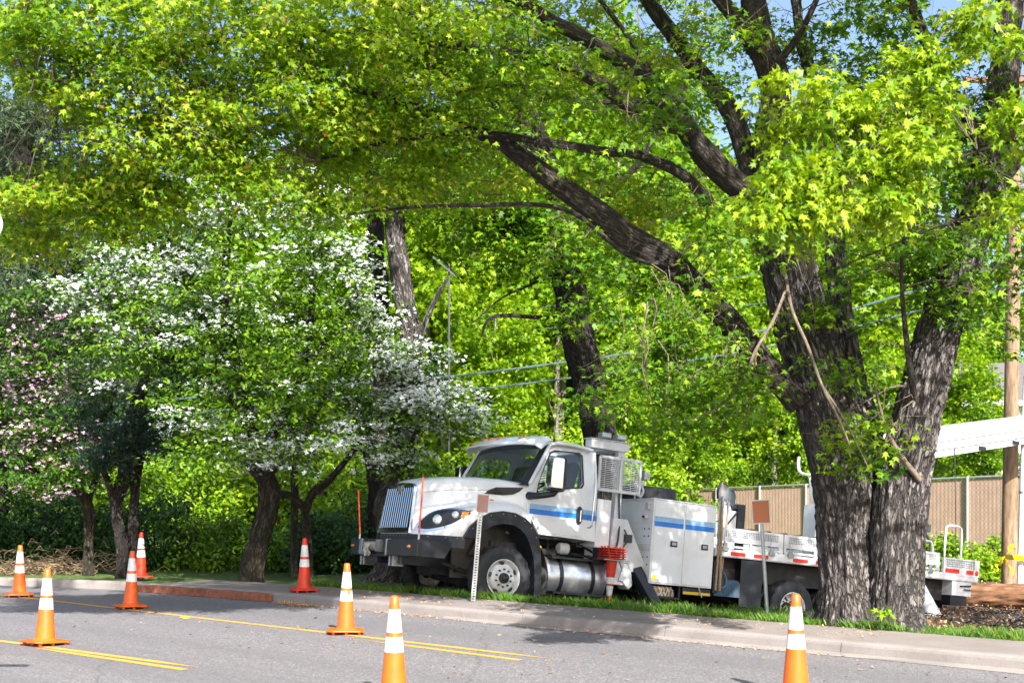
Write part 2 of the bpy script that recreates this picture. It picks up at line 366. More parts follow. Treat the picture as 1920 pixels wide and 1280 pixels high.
def rnd(n, s=1.0): return rng.normal(0, s, (n, 3))
def spray(centres, per, rad, flat, size, shape, mat, name='crown', parent=None, tilt=0.5, tint0=0.5, tvar=0.25, droop=0.3, sizevar=0.3, out=None, toward=0.35):
    """leaf sprays: round each centre a flattened cloud of leaves."""
    c = np.asarray(centres, float); m = len(c); n = m * per
    base = np.repeat(c, per, 0)
    o = rng.normal(0, 1, (n, 3)); o /= np.linalg.norm(o, axis=1, keepdims=True); o *= rng.random((n, 1)) ** 0.45
    rr = np.repeat(rng.uniform(0.6, 1.3, m), per)[:, None] * rad
    o = o * rr; o[:, 2] *= flat; o[:, 2] -= 0.25 * (o[:, 0] ** 2 + o[:, 1] ** 2) / max(rad, 1e-3) * (flat < 0.8)
    P = base + o
    Nn = np.array([0, 0, 1.0]) + rnd(n, tilt) + toward * np.array([SUN.x, SUN.y, SUN.z])
    Dd = np.where(rng.random((n, 1)) < 0.75, o + rnd(n, 0.25) * rad, rnd(n)); Dd[:, 2] -= 0.25 * rad
    ct = np.repeat(rng.normal(tint0, tvar * 0.7, m), per)
    t = ct + rng.normal(0, tvar, n)
    S = size * rng.uniform(1 - sizevar, 1 + sizevar, n)
    return leaves(name, P, Nn, Dd, S, shape, mat, parent, t, droop)
def catmull(pts, k=6):
    pts = [Vector(p) if not isinstance(p, Vector) else p for p in pts]
    if len(pts) < 3: return [pts[0].lerp(pts[-1], i / k) for i in range(k + 1)]
    out = []; ext = [pts[0] * 2 - pts[1]] + pts + [pts[-1] * 2 - pts[-2]]
    for i in range(1, len(ext) - 2):
        p0, p1, p2, p3 = ext[i - 1:i + 3]
        for j in range(k):
            t = j / k
            out.append(0.5 * ((2 * p1) + (p2 - p0) * t + (2 * p0 - 5 * p1 + 4 * p2 - p3) * t * t + (3 * p1 - p0 - 3 * p2 + p3) * t ** 3))
    out.append(pts[-1]); return out
def limbs(name, items, mat, parent, nseg=14, rough=0.08, freq=3.0, k=6, rings=None):
    """tubes with bark relief; items: list of (points, radii)."""
    V = []; L = []; B = []; nf = 0
    for it in items:
        pts, rad = it[0], it[1]; ns = it[2] if len(it) > 2 else nseg; kk = it[3] if len(it) > 3 else k
        pp = catmull([Vector((*p, r)) if False else Vector((p[0], p[1], p[2])) for p, r in zip(pts, rad)], kk)
        m = len(pp); ri = np.interp(np.linspace(0, len(rad) - 1, m), range(len(rad)), rad)
        base = len(V); prev = None; run = 0; off = rng.random() * 50
        for i, p in enumerate(pp):
            t = (pp[min(i + 1, m - 1)] - pp[max(i - 1, 0)]).normalized()
            if i: run += (p - pp[i - 1]).length
            if prev is None: prev = t.orthogonal().normalized() if abs(t.z) < 0.5 else (Vector((1, 0, 0)) - t * t.x).normalized()
            prev = (prev - t * prev.dot(t)).normalized(); q = t.cross(prev); r = ri[i]
            if rough > .1: p = p + (prev * noise.noise(Vector((off, run * .9, 1))) + q * noise.noise(Vector((off, run * .9, 7)))) * r * .7
            if rough > .1: r *= 1 + .22 * max(0, noise.noise(Vector((off, run * 1.6, 3)))) - .05
            for j in range(ns):
                a = 2 * PI * j / ns; ca, sa = math.cos(a), math.sin(a)
                d = 1.0
                if rough:
                    d += rough * 1.3 * noise.noise(Vector((ca * 1.1 + off, sa * 1.1, run * 0.55)))
                    if ns >= 40:
                        w = noise.noise(Vector((ca * 2 + off, sa * 2, run * 2.0))) * 0.5
                        rd = 1 - abs(noise.noise(Vector(((ca + w * .12) * r * 15 + off, (sa + w * .12) * r * 15, run * 1.9))))
                        rd2 = 1 - abs(noise.noise(Vector((ca * r * 34 + off, sa * r * 34, run * 6))))
                        d += (0.055 / max(r, 0.1)) * (rd ** 3 - 0.5) + (0.012 / max(r, 0.1)) * rd2 ** 2
                    else: d += rough * 0.5 * noise.noise(Vector((ca * r * 14 + off, sa * r * 14, run * 3)))
                fl = it[4](i / (m - 1), a) if len(it) > 4 else 1.0
                v = p + (prev * ca + q * sa) * (r * d * fl); V.append(v[:]); B.append((ca * r + off, sa * r, run))
        for i in range(m - 1):
            for j in range(ns):
                a = base + i * ns + j; b = base + i * ns + (j + 1) % ns
                L += [a, b, b + ns, a + ns]; nf += 1
    return rawmesh(name, V, L, np.arange(nf) * 4, np.full(nf, 4), mat, parent, bk=B, smooth=True)
def twigs(name, centres, anchors, mat, parent, r0=0.018, n=None, sag=0.15, limit=None):
    """a thin curved twig from the nearest limb point to each spray."""
    A = np.array(anchors); Cc = np.asarray(centres)
    V = []; L = []; B = []; nf = 0; ns = 4
    for c in Cc:
        d = np.linalg.norm(A - c, axis=1); j = int(np.argmin(d * rng.uniform(0.8, 1.25, len(d))))
        a = A[j]; ln = np.linalg.norm(c - a)
        if limit and ln > limit: a = c + (a - c) / ln * limit; ln = limit
        m1 = a * 0.6 + c * 0.4 + rnd(1)[0] * 0.1 * ln + np.array([0, 0, sag * ln]); m2 = a * 0.25 + c * 0.75 + rnd(1)[0] * 0.07 * ln + np.array([0, 0, sag * ln * 0.7])
        ps = [a, m1, m2, c + (c - m2) * 0.3]; rr = [r0 * (0.6 + 0.5 * ln), r0 * 0.75 * (0.6 + 0.3 * ln), r0 * 0.45, r0 * 0.15]
        b = len(V)
        for i, p in enumerate(ps):
            t = ps[min(i + 1, 3)] - ps[max(i - 1, 0)]; t = t / (np.linalg.norm(t) + 1e-9)
            x = np.cross(t, [0.3, 0.2, 0.93]); x /= np.linalg.norm(x) + 1e-9; y = np.cross(t, x)
            for k in range(ns):
                an = 2 * PI * k / ns; V.append(p + (x * math.cos(an) + y * math.sin(an)) * rr[i]); B.append(p * 1.0)
        for i in range(3):
            for k in range(ns):
                q = b + i * ns + k; w = b + i * ns + (k + 1) % ns; L += [q, w, w + ns, q + ns]; nf += 1
    return rawmesh(name, V, L, np.arange(nf) * 4, np.full(nf, 4), mat, parent, bk=B, smooth=True)
def blob(px, py, d, rx, ry, rd, n, shell=0.5):
    """n points in an ellipsoid whose centre and radii are given in photo pixels (rx, ry) and metres of depth (rd)."""
    c = np.array(at(px, py, d)); o = rng.normal(0, 1, (n, 3)); o /= np.linalg.norm(o, axis=1, keepdims=True)
    o *= rng.random((n, 1)) ** shell
    return c + o * np.array([rx / F_PX * d, rd, ry / F_PX * d])

# ------------------------------------------------------------------ setting: road, kerb, sidewalk, ground
def gpt(px, py, z=0.0):
    d = (EYE - z) * F_PX / (py - HOR); return at(px, py, d)
KB = [(-70, 52), (-40, 38.2), (-22, 30.4), (-14, 27.1), (-10.2, 25.5), (-7.7, 24.4), (-6.5, 23.55), (-4.06, 21.6), (-2.7, 20.3), (0.13, 17.64), (3.63, 14.35), (5.12, 12.95), (12, 6.45), (30, -10.5), (60, -39)]
kp = catmull([(x, y, 0) for x, y in KB], 14)
kp = np.array([(p.x, p.y) for p in kp]); seg = np.linalg.norm(np.diff(kp, axis=0), axis=1); arc = np.r_[0, np.cumsum(seg)]
ph = arc[np.argmin(np.abs(kp[:, 0] - 0.13) + np.abs(kp[:, 1] - 17.64))]
def kpos(a, s=0.0):
    """point at arc length a along the kerb face, s metres behind it."""
    x = np.interp(a, arc, kp[:, 0]); y = np.interp(a, arc, kp[:, 1])
    x2 = np.interp(a + .3, arc, kp[:, 0]) - np.interp(a - .3, arc, kp[:, 0]); y2 = np.interp(a + .3, arc, kp[:, 1]) - np.interp(a - .3, arc, kp[:, 1])
    l = np.hypot(x2, y2); return x - y2 / l * s, y + x2 / l * s
EN = np.array([0.731, -0.682]); NN = np.array([0.682, 0.731]); K0 = np.array([-2.7, 20.3])
def us(X, Y): return (X - K0[0]) * EN[0] + (Y - K0[1]) * EN[1], (X - K0[0]) * NN[0] + (Y - K0[1]) * NN[1]
def zt(X, Y):
    X = np.asarray(X, float); Y = np.asarray(Y, float); u, s = us(X, Y)
    wr = np.maximum(ss(-1.5, 2.5, u), ss(1.5, 6, X) * ss(24, 30, Y))
    zr = 0.13 - 0.066 * np.clip(s - 1.9, 0, 12) + ss(38, 45, Y) * 0.72 + ss(45, 110, Y) * 3
    zl = 0.13 + ss(27, 46, Y) * 1.3 + ss(45, 110, Y) * 3
    z = zl * (1 - wr) + zr * wr
    z = z - 0.42 * np.exp(-((X - 5.6) ** 2 + (Y - 24.3) ** 2) / 5.0) - 0.14 * np.exp(-((X + 0.2) ** 2 + (Y - 21.4) ** 2) / 1.2) * ss(1.5, 2.2, s)
    return z
def ztf(x, y): return float(zt(x, y))
# road: everything on the near side of the kerb
far = [(60, -60), (-90, -60), (-90, 62)]
mb = MB(); mb.add([(x, y, 0) for x, y in kp] + [(x, y, 0) for x, y in far], [tuple(range(len(kp) + 3))])
tag(part('road', mb, 'asphalt'), kind='structure')
# kerb in sections
mb = MB(); L = 2.43; prof = [(0.0, -0.02), (0.012, 0.11), (0.022, 0.138), (0.045, 0.152), (0.16, 0.154), (0.16, 0.02)]
a0 = ph - L * int(ph / L)
k = a0
while k < arc[-1] - L:
    x, y = kpos(k)
    if -45 < x < 30:
        ts = np.linspace(k + 0.006, k + L - 0.006, 7)
        vs = [(*kpos(t, s), z) for t in ts for s, z in prof]; n = len(prof)
        mb.add(vs, [(i * n + j, (i + 1) * n + j, (i + 1) * n + j + 1, i * n + j + 1) for i in range(6) for j in range(n - 1)] + [tuple(range(n)), tuple(6 * n + j for j in range(n))])
    k += L
ko = part('kerb', mb, 'kerb_concrete'); tag(ko, kind='structure')
mb = MB(); ts = np.linspace(ph - 1.5, ph + 26, 60)
mb.add([(*kpos(t, s), z) for t in ts for s, z in ((-0.13 - 0.03 * math.sin(t * 1.7), 0.004), (-0.10, 0.018), (0.01, 0.03))],
       [(i * 3 + j, i * 3 + 3 + j, i * 3 + 4 + j, i * 3 + 1 + j) for i in range(59) for j in (0, 1)])
tag(part('gutter', mb, 'kerb_concrete'), kind='structure')
mb = MB(); k = ph - 1.52 * 8
while k < arc[-1] - 3:
    x, y = kpos(k)
    if x > -7.6 and x < 30:
        ts = np.linspace(k + 0.005, k + 1.515, 4)
        vs = [(*kpos(t, s), z) for t in ts for s, z in ((0.165, 0.10), (0.165, 0.152), (1.36, 0.163), (1.36, 0.10))]
        mb.add(vs, [(i * 4 + j, (i + 1) * 4 + j, (i + 1) * 4 + j + 1, i * 4 + j + 1) for i in range(3) for j in range(3)] + [(0, 1, 2, 3), (12, 13, 14, 15)])
    k += 1.52
tag(part('sidewalk', mb, 'walk_concrete'), kind='structure')
# terrain behind the kerb
sv = [0.14, 1.30, 1.38] + list(np.linspace(1.6, 18, 60)) + list(np.linspace(18.6, 60, 60)) + [75, 100, 140, 200]
av = np.concatenate([np.linspace(1, ph - 22, 40), np.linspace(ph - 21.5, ph + 22, 120), np.linspace(ph + 23, arc[-1] - 1, 30)])
V = []; G = []
for a in av:
    for s in sv:
        x, y = kpos(a, s); z = ztf(x, y)
        if s < 1.35: z = 0.115 if x > -7.6 else 0.13
        elif s > 2.2: z += 0.07 * noise.noise(Vector((x * .7, y * .7, 0))) + 0.03 * noise.noise(Vector((x * 3, y * 3, 0)))
        V.append((x, y, z)); u_, s_ = us(x, y)
        G.append(0.55 * float(ss(2.2, 1.8, s)) + 0.5 * float(ss(3, -1, u_)) + 0.45 * float(ss(40, 43, y)))
ns = len(sv); na = len(av)
Lp = []
for i in range(na - 1):
    for j in range(ns - 1): Lp += [i * ns + j, (i + 1) * ns + j, (i + 1) * ns + j + 1, i * ns + j + 1]
nf = len(Lp) // 4
g = rawmesh('ground', V, Lp, np.arange(nf) * 4, np.full(nf, 4), 'soil', smooth=True)
at_ = g.data.attributes.new('green', 'FLOAT', 'POINT'); at_.data.foreach_set('value', np.array(G, np.float32))
tag(g, kind='structure')
# painted lines
def line(p, q, w0, taper=0.5):
    p = Vector((p[0], p[1], 0.004)); q = Vector((q[0], q[1], 0.004)); t = (q - p).normalized(); n = Vector((-t.y, t.x, 0)) * w0 / 2
    m = q - t * taper
    return [p - n, m - n, q, m + n, p + n]
mb = MB()
def gl(px, py): v = gpt(px, py); return (v.x, v.y)
def ext(p, q, k): return (p[0] + (p[0] - q[0]) * k, p[1] + (p[1] - q[1]) * k)
A, B = gl(0, 1114.5), gl(1045, 1235.5); mb.add(line(ext(A, B, 3), B, 0.105, 0.9), [(0, 1, 2, 3, 4)])
A2, B2 = gl(672, 1198), gl(975, 1237); q = line(B2, A2, 0.10, 1.1); mb.add(q, [(0, 1, 2, 3, 4)])
A3, B3 = gl(0, 1201), gl(373, 1250.5); mb.add(line(ext(A3, B3, 3), B3, 0.105, 0.7), [(0, 1, 2, 3, 4)])
A4, B4 = gl(60, 1213), gl(347, 1255); q = line(B4, A4, 0.10, 0.8); mb.add(q, [(0, 1, 2, 3, 4)])
tag(part('road_markings', mb, 'road_paint'), kind='structure')
# raised road marker
mb = MB(); mb.prism([(-.06, 0.004), (.06, .004), (.035, .022), (-.035, .022)], -.05, .05)
o = part('road_marker', mb, 'yellow_paint', bevel=0.004); v = gpt(346, 1158); o.location = (v.x, v.y, 0); o.rotation_euler = (0, 0, R(-43))
tag(o, 'small yellow raised reflector on the asphalt beside the far yellow line', 'road reflector')

# ------------------------------------------------------------------ cones
H = 0.91
def cone_mesh_parts(root, body_m, collar_m, seed=0):
    r = lambda z: 0.036 + (0.118 - 0.036) * (H - z) / (H - 0.07)
    mb = MB(); b = 0.235
    prof = [(0.055, 0.150), (0.07, 0.132)] + [(z, r(z)) for z in np.linspace(0.085, H - 0.012, 12)] + [(H - 0.002, 0.028), (H, 0.02), (H - 0.01, 0.0)]
    mb.lathe(prof, 40, axis='z')
    part('cone_body', mb, body_m, root, smooth=True)
    mb = MB()
    oc = []
    for sx, sy in ((1, 1), (-1, 1), (-1, -1), (1, -1)):
        oc += [(sx * b, sy * (b - .06)), (sx * (b - .06), sy * b)] if sx * sy > 0 else [(sx * (b - .06), sy * b), (sx * b, sy * (b - .06))]
    mb.prism(oc, 0.036, 0.058, 'xy'); mb.lathe([(0.05, 0.165), (0.062, 0.150), (0.07, 0.0)], 40, axis='z')
    for sx in (-1, 0, 1):
        for sy in (-1, 0, 1):
            if sx or sy: mb.box(sx * .165 - .018, sx * .165 + .018, sy * .165 - .018, sy * .165 + .018, 0.0, 0.038)
    part('base', mb, body_m, root, bevel=0.006)
    for z0, z1 in ((0.475, 0.375 + 0.03), (0.79, 0.60)):
        z0, z1 = (z1, z0) if z1 < z0 else (z0, z1)
        if z0 > 0.55: z0, z1 = 0.595, 0.795
        else: z0, z1 = 0.425, 0.555
        mb = MB(); mb.lathe([(z0, r(z0) + 0.0004), (z0, r(z0) + 0.0025), (z1, r(z1) + 0.0025), (z1, r(z1) + 0.0004)], 40, axis='z')
        part('reflective_collar', mb, collar_m, root, smooth=True)
CG = 'traffic cones standing along the road'
cones = [
    (36, 1118, 0, 0, 20, 1.2, 'orange traffic cone farthest left on the far yellow line'),
    (84, 1208, 0, 0, 52, 2.4, 'orange traffic cone at the start of the near double yellow line'),
    (245, 1140, 0, 0, 34, 1.8, 'orange traffic cone in front of the brown timber end, overlapping a red cone'),
    (648, 1187, 0, 0, 10, 1.2, 'orange traffic cone with a torn lower collar, left of the utility truck'),
    (738, 1312, 0, 0, 40, 0.6, 'nearest orange cone below the truck bumper, its base cut off by the bottom edge'),
    (1492, 1304, 0, 0, 12, 0.0, 'orange traffic cone cut off at the bottom in front of the truck rear wheel'),
    (568, 1109, .155, 1, 25, 0.8, 'red-orange traffic cone on the kerb before the thin crooked dogwood trunk'),
    (264, 1084, .155, 1, 15, 0.6, 'red-orange traffic cone on the kerb partly hidden behind an orange cone')]
for i, (px, py, z, red, rz, lean, lab) in enumerate(cones):
    v = gpt(px, py, z)
    if i == 6: v.x += 0.02
    c = empty('traffic_cone', (v.x, v.y, z), 0, lab, 'traffic cone', CG); c.rotation_euler = (0, R(lean), R(rz)) 
    if i == 0: cone_mesh_parts(c, 'cone_orange', 'cone_collar'); proto_c = c
    elif i == 6: cone_mesh_parts(c, 'cone_red', 'cone_collar'); proto_r = c
    else:
        for ch in children(proto_r if red else proto_c):
            q = ch.copy(); C.objects.link(q); q.parent = c
    if i == 3:
        mb = MB(); mb.prism([(0.02, .50), (.045, .53), (.03, .60), (.012, .58)], -0.091, -0.086); part('collar_tear', mb, 'cone_orange', c)
# ------------------------------------------------------------------ signs
def sign(name, basept, top, w, h, face, yaw, tiltdir, lab, perf, back='sign_white'):
    root = empty(name, basept, 0, lab, 'sign', 'small square signs on posts')
    T = Vector(top) - Vector(basept); ln = T.length
    mb = MB()
    if perf:
        n = 46
        for y0 in (-0.02, 0.016):
            mb.box(-.034, -.016, y0, y0 + .003, -.2, ln); mb.box(.016, .034, y0, y0 + .003, -.2, ln)
            for i in range(int(ln / 0.0254 / 1.6)):
                z = i * 0.0254 * 1.6; mb.box(-.016, .016, y0, y0 + .003, z, z + 0.024)
        mb.box(-.036, -.033, -.02, .019, -.2, ln); mb.box(.033, .036, -.02, .019, -.2, ln)
    else: mb.tube([(0, 0, -.2), (0, 0, ln)], 0.024, 14)
    p = part('post', mb, 'galvanised', root, smooth=not perf)
    root.rotation_euler = T.to_track_quat('Z', 'Y').to_euler()
    root.rotation_euler.rotate_axis('Z', -root.rotation_euler.z) if False else None
    e = root.matrix_basis.to_quaternion()
    root.rotation_mode = 'QUATERNION'; root.rotation_quaternion = Vector((0, 0, 1)).rotation_difference(T.normalized())
    a = R(yaw); ca, sa = math.cos(a), math.sin(a)
    def m(x, y, z): return (x * ca - y * sa, x * sa + y * ca, z)
    zc = ln + h * 0.42
    for nm, mt, k, y0, y1 in (('sign_plate', back, 1.0, -.030, -.026), ('sign_face', face, 0.90, -.0325, -.0302)):
        mb = MB(); n0 = [(-w / 2 * k, -h / 2 * k), (w / 2 * k, -h / 2 * k), (w / 2 * k, h / 2 * k), (-w / 2 * k, h / 2 * k)]
        mb.prism(n0, y0, y1); mb.v = [m(x, y, z + zc) for x, y, z in mb.v]; part(nm, mb, mt, root, bevel=0.001)
    mb = MB(); mb.box(-.02, .02, -.026, .0, zc - h * .5, zc + h * .3); part('bracket', mb, 'galvanised', root)
b1 = at(887, 1126, 19.7); t1 = at(901, 958, b1.y)
sign('sign', b1, t1, .29, .29, 'sign_pink', 52, 0, 'small faded pink square sign on a perforated post before the truck fender', True)
b2 = gpt(1439, 1157, .13); t2 = at(1428, 978, b2.y)
sign('sign', b2, t2, .245, .33, 'sign_orange', -12, 0, 'small rust orange sign with white border on a round post by the flatbed', False)
root = empty('street_sign', (-4.0, 9.0, 0), 0, 'white rounded sign edge poking in at the left edge of the photo', 'sign')
mb = MB(); mb.tube([(0, 0, 0), (0, 0, 4.2)], 0.03, 12); part('post', mb, 'galvanised', root, smooth=True)
mb = MB(); pl = [(0.26 + .05 * math.cos(a) - .0, 3.68 + .085 * math.sin(a)) for a in np.linspace(-PI / 2, PI / 2, 12)]; pl = [(x + .12, z) for x, z in pl]
pl = [(-.2, 3.595)] + pl + [(-.2, 3.765)]; mb.prism(pl, -.035, -.031); part('sign_plate', mb, 'sign_white', root)
# timber against the kerb
mb = MB()
ks = [a for a in np.linspace(0, arc[-1], 4000) if -6.9 < kpos(a)[0] < -4.02]
ts = np.linspace(ks[0], ks[-1], 24); hh = 0.135
vs = []
for i, t in enumerate(ts):
    h2 = hh * (1.0 if i > 1 else 0.9)
    for s, z in ((-.145, 0.0), (-.145, h2), (-.02, h2 + .004), (-.02, 0.0)):
        x, y = kpos(t, s); vs.append((x, y, z + 0.003 + (0.004 * math.sin(i * 1.3) if z else 0)))
mb.add(vs, [(i * 4 + j, i * 4 + 4 + j, i * 4 + 4 + (j + 1) % 4, i * 4 + (j + 1) % 4) for i in range(23) for j in range(4)] + [(0, 1, 2, 3), (92, 93, 94, 95)])
o = part('timber', mb, 'plank', bevel=0.006); tag(o, 'long reddish brown timber lying in the gutter against the kerb', 'timber')
# litter of bark chips along the kerb and on the walk
def litter(name, pts, size, mat, lab=None, kind='stuff', shape=KITE, up=0.35, tv=0.5):
    n = len(pts); N = np.array([0, 0, 1.0]) + rnd(n, up); o = leaves(name, pts, N, rnd(n), size * rng.uniform(.4, 1.4, n), shape, mat, tint=rng.random(n) * tv + (1 - tv) / 2, droop=0.2)
    tag(o, kind=kind); 
    return o
P = []
for i in range(1500):
    a = ph + rng.uniform(-5.5, 5); s = -abs(rng.normal(0, 0.10)) - 0.03 if rng.random() < .7 else rng.uniform(0.2, 1.3)
    x, y = kpos(a, s); P.append((x, y, (0.012 if s < 0 else 0.170) + rng.random() * .01))
for i in range(900):
    x, y = kpos(ph - 4.85 + rng.normal(0, .22), -0.12 - abs(rng.normal(0, .09))); P.append((x, y, 0.012 + rng.random() * .03))
litter('bark_litter', np.array(P), 0.028, 'bark_debris')
P = []
for i in range(260):
    P.append((*kpos(ph + rng.uniform(-7, 10), rng.uniform(-4.5, -.2)), .012))
litter('fallen_leaves', np.array(P), 0.05, 'litter')

# ------------------------------------------------------------------ grass strip and dirt
P = []
while len(P) < 30000:
    a = ph + rng.uniform(-6.5, 12); s = 1.34 + abs(rng.normal(0, 0.26)) if rng.random() < .8 else rng.uniform(1.34, 4.5)
    x, y = kpos(a, s); u_, s_ = us(x, y)
    if u_ < -1.2 and rng.random() < .6 or (s_ > 2.2 and u_ > 7.2): continue
    den = noise.noise(Vector((x * 2.2, y * 2.2, 3)))
    if den < (-0.05 if s > 1.5 else -0.22): continue
    P.append((x, y, ztf(x, y) + 0.0))
P = np.array(P); n = len(P)
D = np.array([0, 0, 1.0]) + rnd(n, .32)
N = rnd(n) + np.array([0, -.6, 0]); N[:, 2] *= .2
hgt = rng.uniform(.045, .13, n) * (0.75 + .5 * np.array([noise.noise(Vector((p[0] * 1.5, p[1] * 1.5, 9))) + .5 for p in P]))
bl = [(x * .09, y) for x, y in BLADE]
o = leaves('grass', P, N, D, hgt * 1.15, bl, 'grass_blade', droop=.3, fold=0, tint=rng.beta(2.2, 2, n)); tag(o, kind='stuff')
# litter and roots on the bare earth to the right
P = []
while len(P) < 26000:
    x = rng.uniform(5.0, 17); y = rng.uniform(15, 42); u_, s_ = us(x, y)
    if s_ < 2.1 or abs(x / y * 2400 + 960) > 2300: continue
    if noise.noise(Vector((x * .8, y * .8, 5))) < -.25: continue
    P.append((x, y, ztf(x, y) + .03 + .05 * noise.noise(Vector((x * .7, y * .7, 0))) + rng.random() * .03))
litter('wood_chips', np.array(P), 0.05, 'litter', up=.8, tv=1.0)
mb = MB()
for i in range(420):
    x = rng.uniform(6.0, 14); y = rng.uniform(17, 27); u_, s_ = us(x, y)
    if s_ < 2.3: continue
    z = ztf(x, y) + .04; a = rng.uniform(0, 2 * PI); l = rng.uniform(.12, .5)
    p = [(x + math.cos(a) * l * t, y + math.sin(a) * l * t, z + .08 * math.sin(t * 3) * rng.uniform(-.3, 1.2)) for t in (0, .35, .7, 1)]
    mb.tube(p, [.012, .011, .008, .003], 5)
o = part('roots', mb, 'bark_debris' if False else 'grime'); tag(o, kind='stuff')

# ------------------------------------------------------------------ the utility truck
TY, TP, TR = R(30), R(6), R(1.5)
tx = Vector((math.cos(TY) * math.cos(TP), math.sin(TY) * math.cos(TP), -math.sin(TP)))
ty0 = Vector((-math.sin(TY), math.cos(TY), 0)); ty = ty0 * math.cos(TR) - tx.cross(ty0) * math.sin(TR); tz = tx.cross(ty)
TO = Vector((-.14, 20.96, .435))
TM = Matrix(((tx.x, ty.x, tz.x, TO.x), (tx.y, ty.y, tz.y, TO.y), (tx.z, ty.z, tz.z, TO.z), (0, 0, 0, 1)))
def tloc(x, y, z): return TM @ Vector((x, y, z))
def truck_empty(name, o=(0, 0, 0), **k):
    e = empty(name, **k); e.matrix_world = TM @ Matrix.Translation(o); return e
TRK = truck_empty('utility_truck', label='white utility digger truck with blue door stripes parked nose to the kerb under the trees', cat='truck')
CY = 1.42; FY = 2 * CY       # centre line, far side
def P_(name, mb, mat, par=None, **k): return part(name, mb, mat, par or TRK, **k)
def both(fn):                # near side and mirrored far side
    for s in (0, 1): fn((lambda y: y) if s == 0 else (lambda y: FY - y))
def mirror(mb):
    m = MB(); m.v = [(x, FY - y, z) for x, y, z in mb.v]; m.f = list(mb.f); return m
# chassis
mb = MB()
for y in (CY - .45, CY + .37):
    mb.box(-1.4, 11.0, y, y + .08, .10, .36)
for x in np.arange(-.9, 11, 1.15): mb.box(x, x + .1, CY - .37, CY + .37, .14, .32)
P_('chassis_frame', mb, 'black_steel')
mb = MB()    # axle, springs, steering and driveline
mb.tube([(0, .3, -.02), (0, .9, -.09), (0, CY, -.13), (0, FY - .9, -.09), (0, FY - .3, -.02)], [.07, .06, .065, .06, .07], 12)
mb.lathe([(-.24, .02), (-.2, .12), (-.08, .2), (.08, .2), (.2, .12), (.24, .02)], 18, (0.02, CY - .1, -.06), 'x')
for y in (.62, FY - .62):
    mb.tube([(-.85, y, .18), (-.4, y, .06), (0, y, .03), (.4, y, .06), (.85, y, .18)], .04, 6)
    mb.tube([(-.05, y - .12, 0), (-.1, y - .12, .5)], .045, 8)
mb.tube([(-.32, .4, -.02), (-.3, CY, -.06), (-.32, FY - .4, -.02)], .022, 8)
mb.tube([(-.6, .55, .12), (-.35, 1.1, .0), (-.32, 1.9, -.02)], .022, 8)
mb.box(-.75, .9, CY - .3, CY + .3, -.02, .5)
mb.box(-.45, .05, .95, 1.5, -.30, -.22)
mb.tube([(.5, CY, .05), (3, CY, .1), (6.3, CY, -.05)], .06, 8)
P_('undercarriage', mb, 'grime', smooth=True)
# front bumper and winch
bz0, bz1 = .23, .50
def bump_side(f):
    mb = MB()
    prof_ = [(-1.52, bz0), (-1.52, bz1), (-.88, bz1), (-1.05, bz0 + .0)]
    mb.prism(prof_, f(.12), f(.16)); mb.box(-1.52, -.9, min(f(.12), f(.75)), max(f(.12), f(.75)), bz1 - .015, bz1); return mb
mb = MB(); mb.add(bump_side(lambda y: y).v, bump_side(lambda y: y).f); m2 = bump_side(lambda y: FY - y); mb.add(m2.v, m2.f)
mb.box(-1.55, -1.47, .10, 1.30, bz0, bz1 + .002); mb.box(-1.55, -1.47, 2.40, FY - .04, bz0, bz1 + .002)
mb.box(-1.45, -1.38, 1.28, 2.42, bz0, bz1)
mb.box(-1.54, -1.05, 1.30, 2.40, bz1 - .02, bz1 + .006)
mb.box(-1.54, -1.2, 1.3, 2.4, bz0 - .02, bz0 + .01)
P = P_('front_bumper', mb, 'black_steel', bevel=.006)
for bb in ((-1.555, -1.30, 2.30, 2.42, bz0 + .01, bz1 + .01), (-1.556, -1.53, 2.05, 2.298, bz0, bz0 + .1), (-1.555, -1.3, 1.28, 1.34, bz0, bz1 + .01)):
    mb = MB(); mb.box(*bb); P_('bracket', mb, 'steel', P, bevel=.004)
mb = MB(); mb.lathe([(0, .075), (.5, .075)], 20, (-1.46, 1.72, .39), 'y'); mb.lathe([(0, .11), (.03, .11), (.03, .02)], 20, (-1.46, 1.70, .38), 'y'); mb.lathe([(0, .02), (0, .11), (.03, .11)], 20, (-1.46, 2.22, .38), 'y')
mb.box(-1.58, -1.40, 1.5, 1.68, .29, .49)
W = P_('winch', mb, 'steel', smooth=True)
mb = MB(); random.seed(3)
for j in range(7):
    y = 1.98 + random.uniform(-.08, .08); pts = [(-1.57, y, .43)] + [(-1.585 - random.uniform(0, .02), y + random.uniform(-.09, .09), .43 - .055 * q) for q in range(1, 5)]
    mb.tube(catmull(pts, 4), .008, 5)
for k in range(10): mb.lathe([(0, .083), (.015, .086), (.03, .083)], 14, (-1.46, 1.76 + k * .044, .39), 'y')
P_('winch_rope', mb, 'rope', W)
for yy in (.42, 2.70):
    mb = MB(); mb.lathe([(0, .0), (.0, .018), (.014, .026), (.02, .028)], 18, (0, 0, 0), 'x'); mb.v = [(x - 1.573, yy + y * 2.1, .385 + z) for x, y, z in mb.v]
    P_('marker_light', mb, 'amber_lens', P, smooth=True)
for yy in (1.1, 2.28):
    mb = MB(); mb.box(-1.5, -1.3, yy, yy + .05, bz0 - .17, bz0); mb.box(-1.5, -1.3, yy + .13, yy + .18, bz0 - .17, bz0); mb.tube([(-1.44, yy - .02, bz0 - .09), (-1.44, yy + .2, bz0 - .09)], .028, 10)
    P_('tow_hook', mb, 'steel', bevel=.004)
mb = MB(); mb.box(-1.50, -1.40, 1.75, 2.2, .10, .21); P_('step_plate', mb, 'black_steel', bevel=.004)
